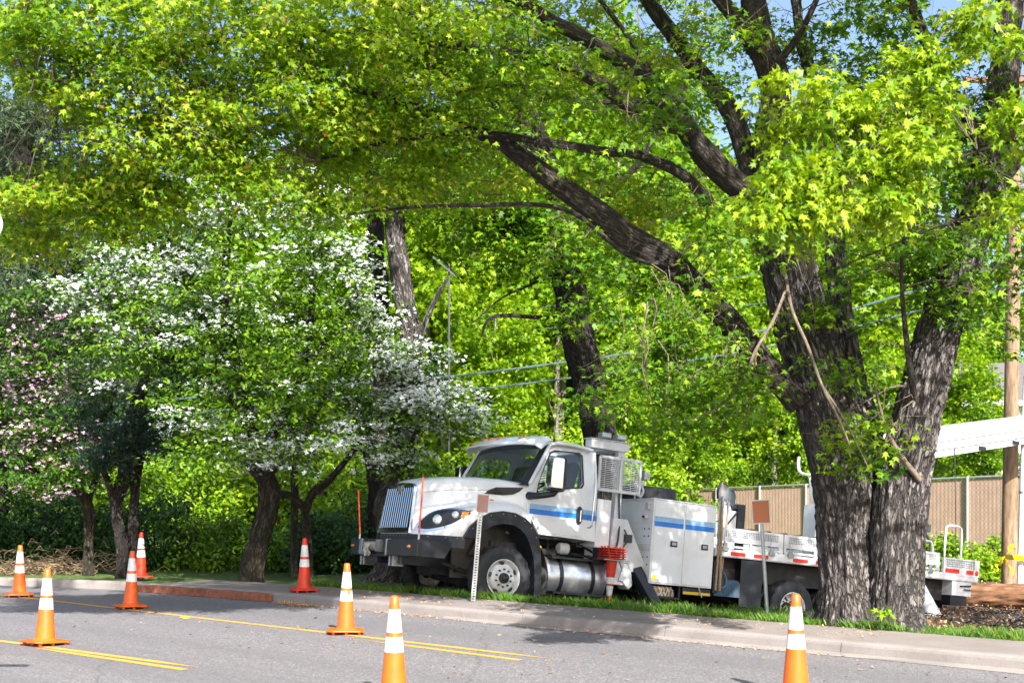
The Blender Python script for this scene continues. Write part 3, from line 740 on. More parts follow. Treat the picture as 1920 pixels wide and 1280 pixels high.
for yy, xx in ((.13, -1.53), (2.78, -1.40)):
    mb = MB(); mb.tube([(xx, yy, .5), (xx, yy, .62)], .012, 8); mb.tube([(xx, yy, .6), (xx - .01, yy + (.0 if yy < 1 else .22), 1.50 if yy < 1 else 1.38)], .016, 8)
    o = P_('marker_rod', mb, 'marker_rod', smooth=True)
    mb = MB(); mb.tube([(xx, yy, .42), (xx, yy, .60)], .019, 8); P_('rod_spring', mb, 'steel', o)

# hood with fenders
def lerp_(x, xs, ys): return float(np.interp(x, xs, ys))
def ysd(x):  # outer line of the fender, nearest at 0.02
    return .02 if x > -.72 else .02 + .80 * ((-.72 - x) / .62) ** 2.0
def ztop(x): return lerp_(x, [-1.34, -1.27, -1.15, -.8, -.3, .1, .46], [1.44, 1.49, 1.535, 1.60, 1.645, 1.65, 1.61])
def zfen(x): return lerp_(x, [-1.34, -1.1, -.8, -.4, 0, .25, .46], [.98, 1.02, 1.10, 1.18, 1.22, 1.19, 1.08])
def yhd(x): return max(lerp_(x, [-1.34, -1.0, -.5, 0, .46], [.84, .62, .46, .34, .105]), ysd(x) + .03)
def zlow(x): return .60 if abs(x) > .78 else max(.60, math.sqrt(max(0, .99 ** 2 - x * x)))
def hood_pts(x):
    y0, yh, zf, zt_, zl = ysd(x), yhd(x), zfen(x), ztop(x), zlow(x)
    zl = min(zl, zf - .05); h = yh - y0
    c = [(y0 + .01, zl), (y0, (zl + zf) / 2 - .02), (y0 + .015, zf - .08), (y0 + .3 * h, zf - .0), (yh - .1 * h, zf + .05), (yh, zf + .14), (yh + .03, zt_ - .16), (yh + .075, zt_ - .05), (yh + .19, zt_ - .003), (yh + .4, zt_ + .015), (CY, zt_ + .025)]
    return [(p.x, p.y) for p in catmull([(a, b, 0) for a, b in c], 4)]
xs = [-1.34, -1.325, -1.30, -1.26, -1.20, -1.13, -1.05, -.97] + list(np.linspace(-.9, .46, 26))
mb = MB(); rows = [hood_pts(x) for x in xs]; m = len(rows[0])
def shx(x, z): return x + .11 * (z - .65) * min(1, max(0, (-1.0 - x) / .34))
vs = [(shx(x, z), y, z) for x, r in zip(xs, rows) for y, z in r]
mb.add(vs, [(i * m + j, (i + 1) * m + j, (i + 1) * m + j + 1, i * m + j + 1) for i in range(len(xs) - 1) for j in range(m - 1)])
mm = mirror(mb); mb.add(mm.v, mm.f)
front = rows[0]
mb.add([(shx(-1.34, z), y, z) for y, z in front] + [(shx(-1.34, z), FY - y, z) for y, z in front], [(j, j + 1, m + j + 1, m + j) for j in range(m - 1)])
HOOD = P_('hood', mb, 'white_paint', smooth=True, angle=50)
# seam lines on the hood
mb = MB(); mb.tube([(x, yhd(x) + .018, ztop(x) - .215) for x in np.linspace(-1.25, -.1, 14)], .0035, 4); P_('seam', mb, 'black_plastic', HOOD); P_('seam', mirror(mb), 'black_plastic', HOOD)
# lower valance strip with studs
mb = MB()
xs2 = [-1.37, -1.34, -1.3, -1.2, -1.1, -.98, -.85, -.76]
for z0, z1, dy in ((.42, .605, .0),):
    pts_ = [(x, ysd(x) - .012) for x in xs2]
    vs = [(x, y + dy, z) for x, y in pts_ for z in (z0, z1)] + [(x, FY - y, z) for x, y in pts_ for z in (z0, z1)]
    n2 = len(pts_) * 2; fs = [(i * 2, i * 2 + 1, i * 2 + 3, i * 2 + 2) for i in range(len(pts_) - 1)]
    fs += [tuple(n2 + q for q in f) for f in fs] + [(0, 1, n2 + 1, n2)]; mb.add(vs, fs)
VAL = P_('valance', mb, 'black_plastic')
for i in range(9):
    mb = MB(); y = .95 + i * .118; mb.lathe([(-.006, 0), (-.006, .008), (0, .01)], 8, (-1.373, y, .575), 'x'); P_('stud', mb, 'steel', VAL)
for x in (-1.2, -1.02, -.88, -.8): mb = MB(); mb.lathe([(-.006, 0), (-.006, .008), (0, .01)], 8, (x, ysd(x) - .016, .575), 'y'); P_('stud', mb, 'steel', VAL)
# grille
def gx(z): return -1.395 + (z - .68) * .11
mb = MB(); g0, g1, gz0, gz1 = .86, FY - .86, .70, 1.40
mb.add([(gx(gz0) + .03, g0, gz0), (gx(gz0) + .03, g1, gz0), (gx(gz1) + .03, g1 - .04, gz1), (gx(gz1) + .03, g0 + .04, gz1)], [(0, 1, 2, 3)])
GR = P_('grille', mb, 'black_plastic')
mb = MB(); n = 13
for i in range(n):
    y = g0 + .05 + (g1 - g0 - .1) * i / (n - 1); ym = CY + (y - CY) * .94
    zt1 = gz1 - .02 - (.10 * max(0, 1 - abs(y - CY) / .17))
    mb.prism([(gx(gz0) - .004, y - .019), (gx(gz0) - .011, y), (gx(gz0) - .004, y + .019), (gx(gz0) + .008, y + .016), (gx(gz0) + .008, y - .016)], 0, 1, 'xy')
    k = len(mb.v) - 10
    for j in range(5):
        x, yy, _ = mb.v[k + j]; mb.v[k + j] = (x, yy, gz0 + .01)
        x, yy, _ = mb.v[k + 5 + j]; mb.v[k + 5 + j] = (x + (zt1 - gz0) * .11, yy + (ym - y) * .9, zt1)
P_('grille_bar', mb, 'chrome', GR)
mb = MB()    # chrome surround with cheeks
def sur(yb, yt, z): return yb + (yt - yb) * (z - gz0) / (gz1 - gz0)
out = [(.79, .62), (FY - .79, .62), (FY - .80, .70), (FY - .90, 1.40), (FY - .99, 1.455), (CY, 1.475), (.99, 1.455), (.90, 1.40), (.80, .70)]
hole = [(g0, gz0), (g1, gz0), (g1 - .03, gz1 - .03), (g1 - .08, gz1), (CY + .16, gz1 + .005), (CY, gz1 - .12), (CY - .16, gz1 + .005), (g0 + .08, gz1), (g0 + .03, gz1 - .03)]
mb.holed(out, hole, lambda y, z: (gx(z) - .004, y, z), (.05, 0, 0)); P_('grille_frame', mb, 'chrome', GR, bevel=.01)
mb = MB(); mb.prism([(CY - .10, 1.435), (CY, 1.385), (CY + .10, 1.435), (CY + .07, 1.36), (CY, 1.27), (CY - .07, 1.36)], gx(1.36) - .02, gx(1.36) - .003, 'yz'); P_('emblem', mb, 'steel', GR, bevel=.004)
# headlights follow the fender surface
def skin(x, z):   # y of the near fender at (x, z)
    y0 = ysd(x); return y0 if z < zfen(x) - .08 else y0 + (z - zfen(x) + .08) * .9
def patch(poly, off, ns_=6):
    """fan of rings over the skin inside a polygon of (x, z)."""
    cx = sum(p[0] for p in poly) / len(poly); cz = sum(p[1] for p in poly) / len(poly); n = len(poly); mb = MB(); vs = []
    for r in range(1, ns_ + 1):
        for p in poly:
            x = cx + (p[0] - cx) * r / ns_; z = cz + (p[1] - cz) * r / ns_; vs.append((x, skin(x, z) - off, z))
    vs.append((cx, skin(cx, cz) - off, cz)); c = len(vs) - 1
    fs = [(c, j, (j + 1) % n) for j in range(n)] + [(r * n + j, (r + 1) * n + j, (r + 1) * n + (j + 1) % n, r * n + (j + 1) % n) for r in range(ns_ - 1) for j in range(n)]
    mb.add([(shx(x, z), y, z) for x, y, z in vs], fs); return mb
eye = [(-1.325, .675), (-1.30, .82), (-1.22, .95), (-1.10, 1.03), (-.92, 1.07), (-.66, 1.06), (-.70, .99), (-.80, .88), (-.95, .77), (-1.12, .69), (-1.24, .655)]
def shrink(poly, k, dx=0, dz=0):
    cx = sum(p[0] for p in poly) / len(poly); cz = sum(p[1] for p in poly) / len(poly); return [(cx + (x - cx) * k + dx, cz + (z - cz) * k + dz) for x, z in poly]
eye_s = [(p.x, p.y) for p in catmull([(x, z, 0) for x, z in eye + eye[:1]], 3)][:-1]
for side in (0, 1):
    fl = mirror if side else (lambda m: m)
    HL = P_('headlight', fl(patch(eye_s, .012)), 'chrome', smooth=True)
    P_('lamp_housing', fl(patch(shrink(eye_s, .84, -.02, .005), .016)), 'black_plastic', HL, smooth=True)
    for (x, z, r) in ((-1.13, .86, .085), (-.93, .95, .062)):
        nrm = Vector((-(ysd(x - .03) - ysd(x + .03)) / .06 * -1, -1, 0)); nrm = Vector((-(ysd(x - .03) - ysd(x + .03)) / .06, -1, 0)).normalized()
        mb = MB(); mb.lathe([(-.03, .0), (-.028, r * .5), (-.018, r * .85), (0, r), (.02, r * 1.02)], 24, (0, 0, 0), 'y')
        rot = Vector((0, -1, 0)).rotation_difference(nrm)
        cpos = Vector((shx(x, z), skin(x, z) - .018, z)); mb.v = [tuple(cpos - (-1) * (rot @ Vector(v)) * 1.0) for v in mb.v]
        P_('lamp', fl(mb), 'lamp_lens', HL, smooth=True)
    am = [(-.86, .92), (-.84, 1.0), (-.72, 1.02), (-.77, .95), (-.84, .895)]
    P_('turn_signal', fl(patch(am, .024, 3)), 'amber_lens', HL, smooth=True)
    # fender flare
    oo = [(-.80, .60), (-.70, .79), (-.55, .93), (-.36, 1.04), (-.12, 1.09), (.12, 1.08), (.32, 1.01), (.47, .90), (.58, .75), (.66, .52), (.70, .25), (.71, -.02), (.71, -.25)]
    ii = [(-.60, .60), (-.53, .66), (-.42, .75), (-.28, .83), (-.08, .885), (.10, .88), (.25, .82), (.37, .71), (.46, .56), (.53, .38), (.57, .18), (.585, -.02), (.59, -.25)]
    n = len(oo); mb = MB()
    vs = [(x, -.035 if i < 9 else -.02, z) for i, (x, z) in enumerate(oo)] + [(x, -.02, z) for x, z in ii] + [(x, .10, z) for x, z in oo] + [(x, .45, z) for x, z in ii]
    fs = [(i, i + 1, n + i + 1, n + i) for i in range(n - 1)] + [(i, i + 1, 2 * n + i + 1, 2 * n + i) for i in range(n - 1)] + [(n + i, n + i + 1, 3 * n + i + 1, 3 * n + i) for i in range(n - 1)]
    mb.add(vs, fs); FL = P_('fender_flare', fl(mb), 'black_plastic', smooth=True)
    for i in range(1, 9):
        mb = MB(); x = oo[i][0] * .94; z = oo[i][1] * .955; mb.lathe([(-.006, 0), (-.006, .008), (0, .011)], 8, (x, -.034, z), 'y'); P_('rivet', fl(mb), 'steel', FL)
    # dark liner of the wheel arch
    mb = MB(); arc_ = [(-.93 * math.cos(a), .93 * math.sin(a)) for a in np.linspace(.55, PI + .25, 18)]
    vs = [(x, y, z) for x, z in arc_ for y in (.12, .85)]; mb.add(vs, [(i * 2, i * 2 + 2, i * 2 + 3, i * 2 + 1) for i in range(17)])
    mb.box(-.55, .85, .84, .88, -.05, 1.1); mb.box(.05, .62, .60, .84, .35, .62); mb.prism([(-.3, .35), (.05, .35), (.12, .8), (-.05, .85)], .7, .8)
    P_('wheel_arch_liner', fl(mb), 'liner')
    # hood vent
    vp = [(-.26, 1.375), (-.19, 1.44), (-.06, 1.50), (.36, 1.535), (.30, 1.46), (.20, 1.40), (.05, 1.375)]
    def hy(x, z): return yhd(x) + .03 * max(0, (z - zfen(x) - .14)) / max(.05, ztop(x) - .16 - zfen(x) - .14)
    mb = MB(); mb.v = [(x, hy(x, z) - .012, z) for x, z in vp] + [(x, hy(x, z) + .03, z) for x, z in vp]; nn = len(vp)
    mb.f = [tuple(range(nn))] + [(i, i + nn, (i + 1) % nn + nn, (i + 1) % nn) for i in range(nn)]
    VN = P_('hood_vent', fl(mb), 'black_plastic')
    mb = MB()
    for q in range(4):
        z = 1.395 + q * .033; x0 = -.22 + q * .05; x1 = .10 + q * .075; mb.bar((x0, hy(x0, z) - .02, z), (x1, hy(x1, z) - .02, z + .012), .016, .008)
    P_('louver', fl(mb), 'grime' if False else 'black_steel', VN)
    mb = MB(); mb.lathe([(-.025, 0), (-.022, .02), (-.01, .04), (0, .05)], 16, (0, 0, 0), 'y'); mb.v = [(-.12 + x * 1.3, yhd(-.12) - .0 + y, 1.27 + z * .55) for x, y, z in mb.v]
    P_('side_marker', fl(mb), 'amber_lens', smooth=True)

# wheels
def wheel(x, y, z, face, dual=False, name='front_wheel', far=False):
    """face: -1 when the outer side looks to the near side."""
    W = truck_empty(name); W.parent = TRK; W.matrix_parent_inverse = Matrix(); W.matrix_basis = Matrix.Translation((x, y, z)) @ (Matrix.Rotation(PI, 4, 'Z') if face > 0 else Matrix())
    Rr = .535; w = .30
    def tyre(y0):
        mb = MB(); NS = 96; prof = [(.03, .30), (.0, .325), (-.01, .40), (.0, .47), (.018, .505), (.035, .522)]
        rows_ = []
        crown = [(.035 + i * (w - .07) / 8, .533) for i in range(9)]
        back = [(w - .035, .522), (w - .018, .505), (w, .47), (w + .01, .40), (w, .325), (w - .03, .30)]
        allp = prof + crown + back
        for i, (a, r) in enumerate(allp):
            for k in range(NS):
                rr_ = r
                if len(prof) - 1 <= i <= len(prof) + len(crown):
                    q = i - len(prof)
                    if ((k + (q % 3) * 2) % 6) < 2: rr_ = r - .018
                    if q in (2, 6): rr_ = r - .015
                an = 2 * PI * k / NS; mb.v.append((math.cos(an) * rr_, y0 + a, math.sin(an) * rr_))
        mb.f = [(i * NS + k, i * NS + (k + 1) % NS, (i + 1) * NS + (k + 1) % NS, (i + 1) * NS + k) for i in range(len(allp) - 1) for k in range(NS)]
        return mb
    part('tyre', tyre(0.0), 'rubber', W, smooth=True, angle=25)
    mb = MB()
    if not dual: mb.lathe([(.02, .300), (-.004, .312), (-.012, .306), (-.008, .294), (.02, .282), (.075, .272), (.10, .262), (.085, .245), (.05, .235), (.025, .225), (.012, .19), (.006, .12), (.0, .085)], 64, axis='y')
    else: mb.lathe([(.02, .300), (-.004, .312), (-.012, .306), (-.008, .294), (.02, .282), (.10, .268), (.17, .255), (.19, .235), (.185, .19), (.18, .13), (.18, .12)], 64, axis='y')
    part('rim', mb, 'white_metal', W, smooth=True, angle=50)
    mb = MB(); n = 5 if not dual else 0
    rr_, yy = (.243, .035) if not dual else (.19, .182)
    for i in range(5):
        a = 2 * PI * (i + .35) / 5; m2 = MB(); m2.lathe([(-.0, 0), (-.0, 1), (.01, 1)], 20, (0, 0, 0), 'y')
        ex, ez = (.045, .028) if not dual else (.03, .026)
        for vx, vy, vz in m2.v:
            u_, w_ = vx * ez, vz * ex; rad = rr_ + u_; mb.v.append((math.cos(a) * rad - math.sin(a) * w_, yy - .004 + vy + (u_ * .35 if not dual else 0), math.sin(a) * rad + math.cos(a) * w_))
        b = i * 60; mb.f += [tuple(b + q for q in f) for f in m2.f]
    part('hand_hole', mb, 'black_plastic', W)
    mb = MB()
    for i in range(10):
        a = 2 * PI * (i + .5) / 10; r_, y_ = (.143, .0) if not dual else (.155, .168)
        mb.lathe([(-.028, 0), (-.028, .013), (-.006, .017), (.012, .019)], 6, (math.cos(a) * r_, y_, math.sin(a) * r_), 'y')
    part('lug_nut', mb, 'black_steel', W)
    mb = MB()
    if not dual: mb.lathe([(-.085, 0), (-.083, .03), (-.07, .05), (-.055, .055), (-.05, .082), (-.02, .088), (.01, .088)], 28, axis='y')
    else: mb.lathe([(.02, 0), (.02, .05), (.03, .09), (.12, .095), (.15, .11), (.19, .11)], 28, axis='y')
    part('hub', mb, 'black_plastic' if not dual else 'grime', W, smooth=True)
    if dual: part('inner_tyre', tyre(.33), 'rubber', W, smooth=True, angle=25)
wheel(0, 0, 0, -1); wheel(0, FY, 0, 1)
for x in (6.30, 7.62):
    wheel(x, 0.0, -.12, -1, True, 'rear_wheel'); wheel(x, FY, -.12, 1, True, 'rear_wheel')

# cab
def ycab(z): return .09 + (.15 * max(0, z - 1.62) / .75) ** 1.0 if z > 1.62 else .09
def cabside(x, z): return (x, ycab(z), z)
side = [(.66, .78), (1.80, .75), (1.79, 2.05), (1.76, 2.26), (1.68, 2.335), (1.55, 2.36), (1.0, 2.37), (.82, 2.33), (.75, 2.24), (.60, 1.93), (.43, 1.62), (.40, 1.45), (.40, 1.08), (.52, .98)]
def side_s(poly): return poly
win = [(.57, 1.50), (.60, 1.66), (.70, 1.90), (.84, 2.16), (.93, 2.215), (1.40, 2.235), (1.47, 2.18), (1.475, 1.72), (1.43, 1.655), (1.10, 1.60), (.88, 1.57), (.72, 1.49), (.62, 1.47)]
def near_far(mk, name, mat, par=None, **k):
    r = []
    for s in (0, 1): mb = mk(); r.append(P_(name, mirror(mb) if s else mb, mat, par[s] if par else None, **k))
    return r
mb = MB(); mb.holed(side, win, cabside, (0, .05, 0)); m2 = mirror(mb); mb.add(m2.v, m2.f)
# rear wall with window, floor, cowl
rw = [(.09, .75), (FY - .09, .75), (FY - .09, 1.7), (FY - .22, 2.30), (.22, 2.30), (.09, 1.7)]
mb.holed(rw, [(.50, 1.55), (FY - .5, 1.55), (FY - .55, 2.15), (.55, 2.15)], lambda y, z: (1.775, y, z), (-.04, 0, 0))
mb.box(.45, 1.76, .15, FY - .15, .77, .82)
CAB = P_('cab', mb, 'white_paint', bevel=.006)
# roof
def roof(u, v):
    y = .20 + (FY - .40) * v; e = 1 - abs(2 * v - 1) ** 5; x = .78 + u * .98 + (-.10 * (1 - (2 * v - 1) ** 2)) * (1 - u)
    z = 2.335 + .075 * e * (1 - abs(2 * u - 1) ** 4 * .6) + .01 * math.sin(u * 3)
    return (x, y, z)
mb = MB(); mb.grid(roof, 10, 24); P_('roof', mb, 'white_paint', smooth=True)
mb = MB(); mb.tube([(1.66, .16, 2.31), (1.3, .155, 2.35), (.95, .16, 2.355), (.8, .165, 2.31), (.6, .12, 1.93), (.42, .10, 1.60)], [.035, .035, .035, .035, .035, .03], 10)
P_('pillar', mb, 'white_paint', smooth=True); P_('pillar', mirror(mb), 'white_paint', smooth=True)
# door: proud panel, stripes, handle, grab rail
dr = [(.68, .815), (1.56, .80), (1.575, 2.27), (1.02, 2.325), (.88, 2.28), (.79, 2.17), (.47, 1.58), (.445, 1.45), (.44, 1.12), (.56, 1.0)]
def mk(): m = MB(); m.holed(dr, win, lambda x, z: (x, ycab(z) - .012, z), (0, .014, 0)); return m
DR = near_far(mk, 'door', 'white_paint', bevel=.004)
def mk(): m = MB(); m.holed([(x + (1 if x > 1 else -1) * .022, z + (.02 if z > 1.9 else -.02)) for x, z in win], win, lambda x, z: (x, ycab(z) - .017, z), (0, .02, 0)); return m
near_far(mk, 'window_seal', 'black_plastic', DR)
def mk(): m = MB(); m.v = [(x, ycab(z) + .02, z) for x, z in win]; m.f = [tuple(range(len(win)))]; return m
near_far(mk, 'window_glass', 'glass', DR)
def stripe(z0, z1, x0, x1):
    def f(): m = MB(); m.prism([(x0, z0), (x1, z0), (x1, z1), (x0, z1)], .0735, .0765); return m
    return f
near_far(stripe(1.105, 1.195, .442, 1.572), 'blue_stripe', 'blue_stripe', DR); near_far(stripe(1.20, 1.275, .442, 1.572), 'pale_stripe', 'pale_stripe', DR)
def s2(z0, z1):
    def f(): m = MB(); m.prism([(1.585, z0), (1.80, z0), (1.80, z1), (1.585, z1)], .0855, .0885); return m
    return f
near_far(s2(1.105, 1.195), 'blue_stripe', 'blue_stripe', [CAB, CAB]); near_far(s2(1.20, 1.275), 'pale_stripe', 'pale_stripe', [CAB, CAB])
def mk():
    m = MB(); e = [(1.425 + .058 * math.cos(a), 1.165 + .155 * math.copysign(abs(math.sin(a)) ** .6, math.sin(a))) for a in np.linspace(0, 2 * PI, 24)[:-1]]
    m.prism(e, .050, .078); return m
HD = near_far(mk, 'door_handle', 'black_plastic', DR, bevel=.008)
def mk(): m = MB(); m.bar((1.44, .045, 1.06), (1.44, .045, 1.26), .028, .02); return m
near_far(mk, 'handle_grip', 'chrome', HD, bevel=.005)
def mk(): m = MB(); m.tube([(1.665, .09, 1.70), (1.675, .02, 1.71), (1.68, .01, 1.66), (1.66, .01, 1.03), (1.645, .03, .985), (1.62, .09, .98)], .014, 10); return m
near_far(mk, 'grab_rail', 'chrome', smooth=True)
# mirrors
def mk(): m = MB(); m.tube(catmull([(.42, .09, 1.40), (.43, -.02, 1.40), (.52, -.14, 1.40), (.66, -.20, 1.43), (.74, -.22, 1.47)], 4), [.05, .06, .055, .05, .045, .04], 12) if False else m.tube([(.42, .09, 1.40), (.42, -.0, 1.40), (.47, -.10, 1.40), (.58, -.18, 1.42), (.70, -.22, 1.45), (.74, -.22, 1.50)], [.07, .062, .055, .05, .05, .05], 12); return m
MR = near_far(mk, 'mirror', 'black_plastic', smooth=True)
def mk(): m = MB(); m.prism([(.60, 1.50), (.76, 1.48), (.86, 1.50), (.885, 1.60), (.885, 2.02), (.86, 2.07), (.66, 2.07), (.62, 2.03)], -.31, -.13); return m
near_far(mk, 'mirror_housing', 'black_plastic', MR, bevel=.02, smooth=True)
def mk(): m = MB(); m.prism([(.575, 1.555), (.60, 1.535), (.80, 1.535), (.815, 1.56), (.815, 2.035), (.79, 2.06), (.62, 2.06), (.585, 2.03)], -.335, -.14); return m
near_far(mk, 'mirror_shell', 'chrome', MR, bevel=.022, smooth=True)
# windscreen
def wsx(v): return -.26 * (1 - (2 * v - 1) ** 2)
def ws(u, v, o=0.0):
    y = (.135 + .07 * u) + (FY - .27 - .14 * u) * v; x = .44 + .345 * u + wsx(v) * (1 - .45 * u) + o; z = 1.60 + .70 * u + .03 * (1 - (2 * v - 1) ** 2); return (x, y, z)
mb = MB(); mb.grid(lambda u, v: ws(.06 + .86 * u, .05 + .90 * v), 8, 22); P_('windscreen', mb, 'glass', smooth=True)
mb = MB()
for u0, u1, v0, v1 in ((0, .075, 0, 1), (.90, 1.03, 0, 1), (0, 1, 0, .06), (0, 1, .94, 1)):
    mb.grid(lambda u, v: ws(u0 + (u1 - u0) * u, v0 + (v1 - v0) * v, -.006), 6, 22)
P_('windscreen_seal', mb, 'black_plastic', smooth=True)
mb = MB(); mb.grid(lambda u, v: (lambda p: (p[0] - .0 - (1 - u) * .12, p[1], 1.60 + .03 * (1 - (2 * v - 1) ** 2) - .02 * (1 - u)))(ws(0, v)), 4, 22); P_('cowl', mb, 'black_plastic')
mb = MB()
for v0, v1 in ((.15, .42), (.5, .78)):
    a = ws(.03, v0, -.02); b = ws(.10, v1, -.02); mb.bar(a, b, .012, .02)
P_('wiper', mb, 'black_plastic')
# visor
def vis(u, v):
    c = 1 - (2 * v - 1) ** 2; y = .12 + (FY - .24) * v
    x = .80 - u * (.20 + .12 * min(1, c * 2)) - .30 * c; z = 2.455 - .16 * u ** 1.6 + .015 * c - (1 - min(1, c * 7)) * .07
    return (x, y, z)
mb = MB(); mb.grid(vis, 8, 30); n0 = len(mb.v); mb.grid(lambda u, v: (vis(u, v)[0] + .004, vis(u, v)[1], vis(u, v)[2] - .02 - .035 * (1 - u)), 8, 30)
mb.f += [(7 * 30 + j, 7 * 30 + j + 1, n0 + 7 * 30 + j + 1, n0 + 7 * 30 + j) for j in range(29)]
mb.grid(lambda u, v: (.80 + .0 * u, .12 + (FY - .24) * v, vis(0, v)[2] - .12 * u), 2, 30)
VZ = P_('visor', mb, 'white_paint', smooth=True)
for v in (.18, .40, .50, .60, .82):
    mb = MB(); p = vis(.45, v); mb.lathe([(.03, 0), (.028, .03), (.012, .05), (-.01, .054)], 18, (0, 0, 0), 'z'); mb.v = [(p[0] + x, p[1] + y * 1.15, p[2] + z - x * -.35) for x, y, z in mb.v]
    P_('roof_light', mb, 'amber_lens', VZ, smooth=True)
mb = MB(); mb.tube([(1.08, .5, 2.40), (1.08, .5, 2.47)], .022, 8); mb.tube([(1.08, .5, 2.47), (1.085, .5, 3.35)], .005, 5); P_('antenna', mb, 'black_plastic')
# interior
def seat(y):
    m = MB(); m.prism([(1.22, 1.30), (1.42, 1.28), (1.60, 2.02), (1.56, 2.10), (1.48, 2.11), (1.42, 2.05)], y, y + .48); m.box(.95, 1.4, y, y + .5, 1.14, 1.30); return m
for y in (.40, FY - .92):
    P_('seat', seat(y), 'seat_cloth', CAB, bevel=.04, smooth=True)
mb = MB(); mb.prism([(.30, 1.2), (.62, 1.2), (.66, 1.48), (.55, 1.58), (.35, 1.58)], .3, FY - .3); P_('dashboard', mb, 'cab_trim', CAB, bevel=.02)
mb = MB(); cc = Vector((.80, .66, 1.58)); ax = Vector((-.5, 0, .86)).normalized(); u1 = Vector((0, 1, 0)); w1 = ax.cross(u1)
ringp = [cc + (u1 * math.cos(a) + w1 * math.sin(a)) * .23 for a in np.linspace(0, 2 * PI, 25)]; mb.tube(ringp, .016, 8, cap=False)
for a in (.5, 2.6, 4.7): mb.tube([cc, cc + (u1 * math.cos(a) + w1 * math.sin(a)) * .23], .012, 6)
mb.tube([cc, cc + Vector((-.25, 0, -.15))], .03, 8); P_('steering_wheel', mb, 'black_plastic', CAB, smooth=True)
# steps, tank, hidden machinery below the cab
mb = MB(); mb.lathe([(0, 0), (.01, .20), (.03, .30), (.06, .335), (.09, .345), (1.22, .345), (1.25, .33), (1.27, .28), (1.28, 0)], 44, (.88, .46, .10), 'x')
FT = P_('fuel_tank', mb, 'tank_metal', smooth=True, angle=25)
for x in (1.16, 1.80):
    mb = MB(); mb.lathe([(0, .35), (0, .358), (.075, .358), (.075, .35)], 40, (x, .46, .10), 'x'); P_('tank_strap', mb, 'black_steel', FT)
for z0, y0 in ((.405, .12), (-.185, .02)):
    mb = MB(); mb.box(.98, 2.16, y0, y0 + .24, z0, z0 + .035)
    for i in range(12): mb.box(1.0 + i * .095, 1.06 + i * .095, y0 + .02, y0 + .22, z0 + .035, z0 + .042)
    P_('cab_step', mb, 'black_steel', FT, bevel=.004)
mb = MB(); mb.lathe([(0, 0), (0, .27), (.28, .27), (.28, 0)], 30, (.56, .55, .06), 'x'); P_('air_tank', mb, 'black_plastic', smooth=True)
mb = MB(); mb.lathe([(0, 0), (0, .08), (.03, .10), (.18, .10), (.2, .07), (.2, 0)], 20, (1.22, .34, .59), 'x'); P_('filter_canister', mb, 'white_metal', smooth=True)
mb = MB(); random.seed(11)
mb.box(.55, 2.1, .85, 1.0, .35, .75); mb.box(.7, 1.2, .35, .6, .46, .56)
for i in range(26):
    x = random.uniform(.6, 2.0); y = random.uniform(.25, .8); z = random.uniform(.46, .7)
    mb.tube(catmull([(x, y, z), (x + random.uniform(-.2, .3), y + .05, z - random.uniform(0, .12)), (x + random.uniform(-.3, .4), y, z + random.uniform(-.08, .08))], 4), .012, 5)
P_('hoses', mb, 'grime')
mb = MB(); mb.box(.68, .75, .30, .34, .58, .64); mb.box(.78, .86, .3, .34, .54, .60); P_('caution_label', mb, 'yellow_paint')
mb = MB(); mb.tube([(.62, .22, .49), (.72, .22, .49)], .03, 10); P_('gladhand', mb, 'blue_stripe')
# side panel behind cab
mb = MB(); mb.prism([(1.84, .66), (2.13, .66), (2.13, 1.50), (1.84, 1.50)], .15, .75); P_('side_locker', mb, 'white_paint', bevel=.008)
mb = MB(); mb.prism([(1.84, .66), (2.13, .66), (2.13, 1.50), (1.84, 1.50)], FY - .75, FY - .15); P_('side_locker', mb, 'white_paint', bevel=.008)
# gantry with work lamps and screens
mb = MB(); mb.box(2.36, 2.50, .38, .50, .6, 2.42); mb.box(2.36, 2.50, FY - .5, FY - .38, .6, 2.42); mb.box(1.75, 2.56, .34, .54, 2.40, 2.55); mb.box(1.75, 2.56, FY - .54, FY - .34, 2.40, 2.55); mb.box(2.3, 2.56, .5, FY - .5, 2.42, 2.53)
mb.box(1.72, 2.58, .32, .56, 2.553, 2.567)
GN = P_('gantry', mb, 'white_metal', bevel=.008)
for x in (1.98, 2.30):
    mb = MB(); mb.box(x, x + .20, .36, .52, 2.60, 2.70); mb.box(x + .07, x + .12, .42, .46, 2.56, 2.60); P_('work_lamp', mb, 'steel', GN, bevel=.02)
for k, fy in enumerate((0, 1)):
    mb = MB(); x0, x1, z0, z1 = 1.93, 2.80, 1.68, 2.26
    for a, b in (((x0, z0), (x1, z0)), ((x0, z1), (x1, z1)), ((x0, z0), (x0, z1)), ((x1, z0), (x1, z1)), ((2.38, z0), (2.38, z1))): mb.bar((a[0], .30, a[1]), (b[0], .30, b[1]), .03, .045)
    for i in range(17): z = z0 + .035 + i * .032; mb.bar((x0, .30, z), (x1, .30, z), .004, .011)
    for i in range(3): x = x0 + .12 + i * .28; mb.bar((x, .302, z0), (x, .302, z1), .006)
    P_('mesh_screen', mirror(mb) if fy else mb, 'white_metal')
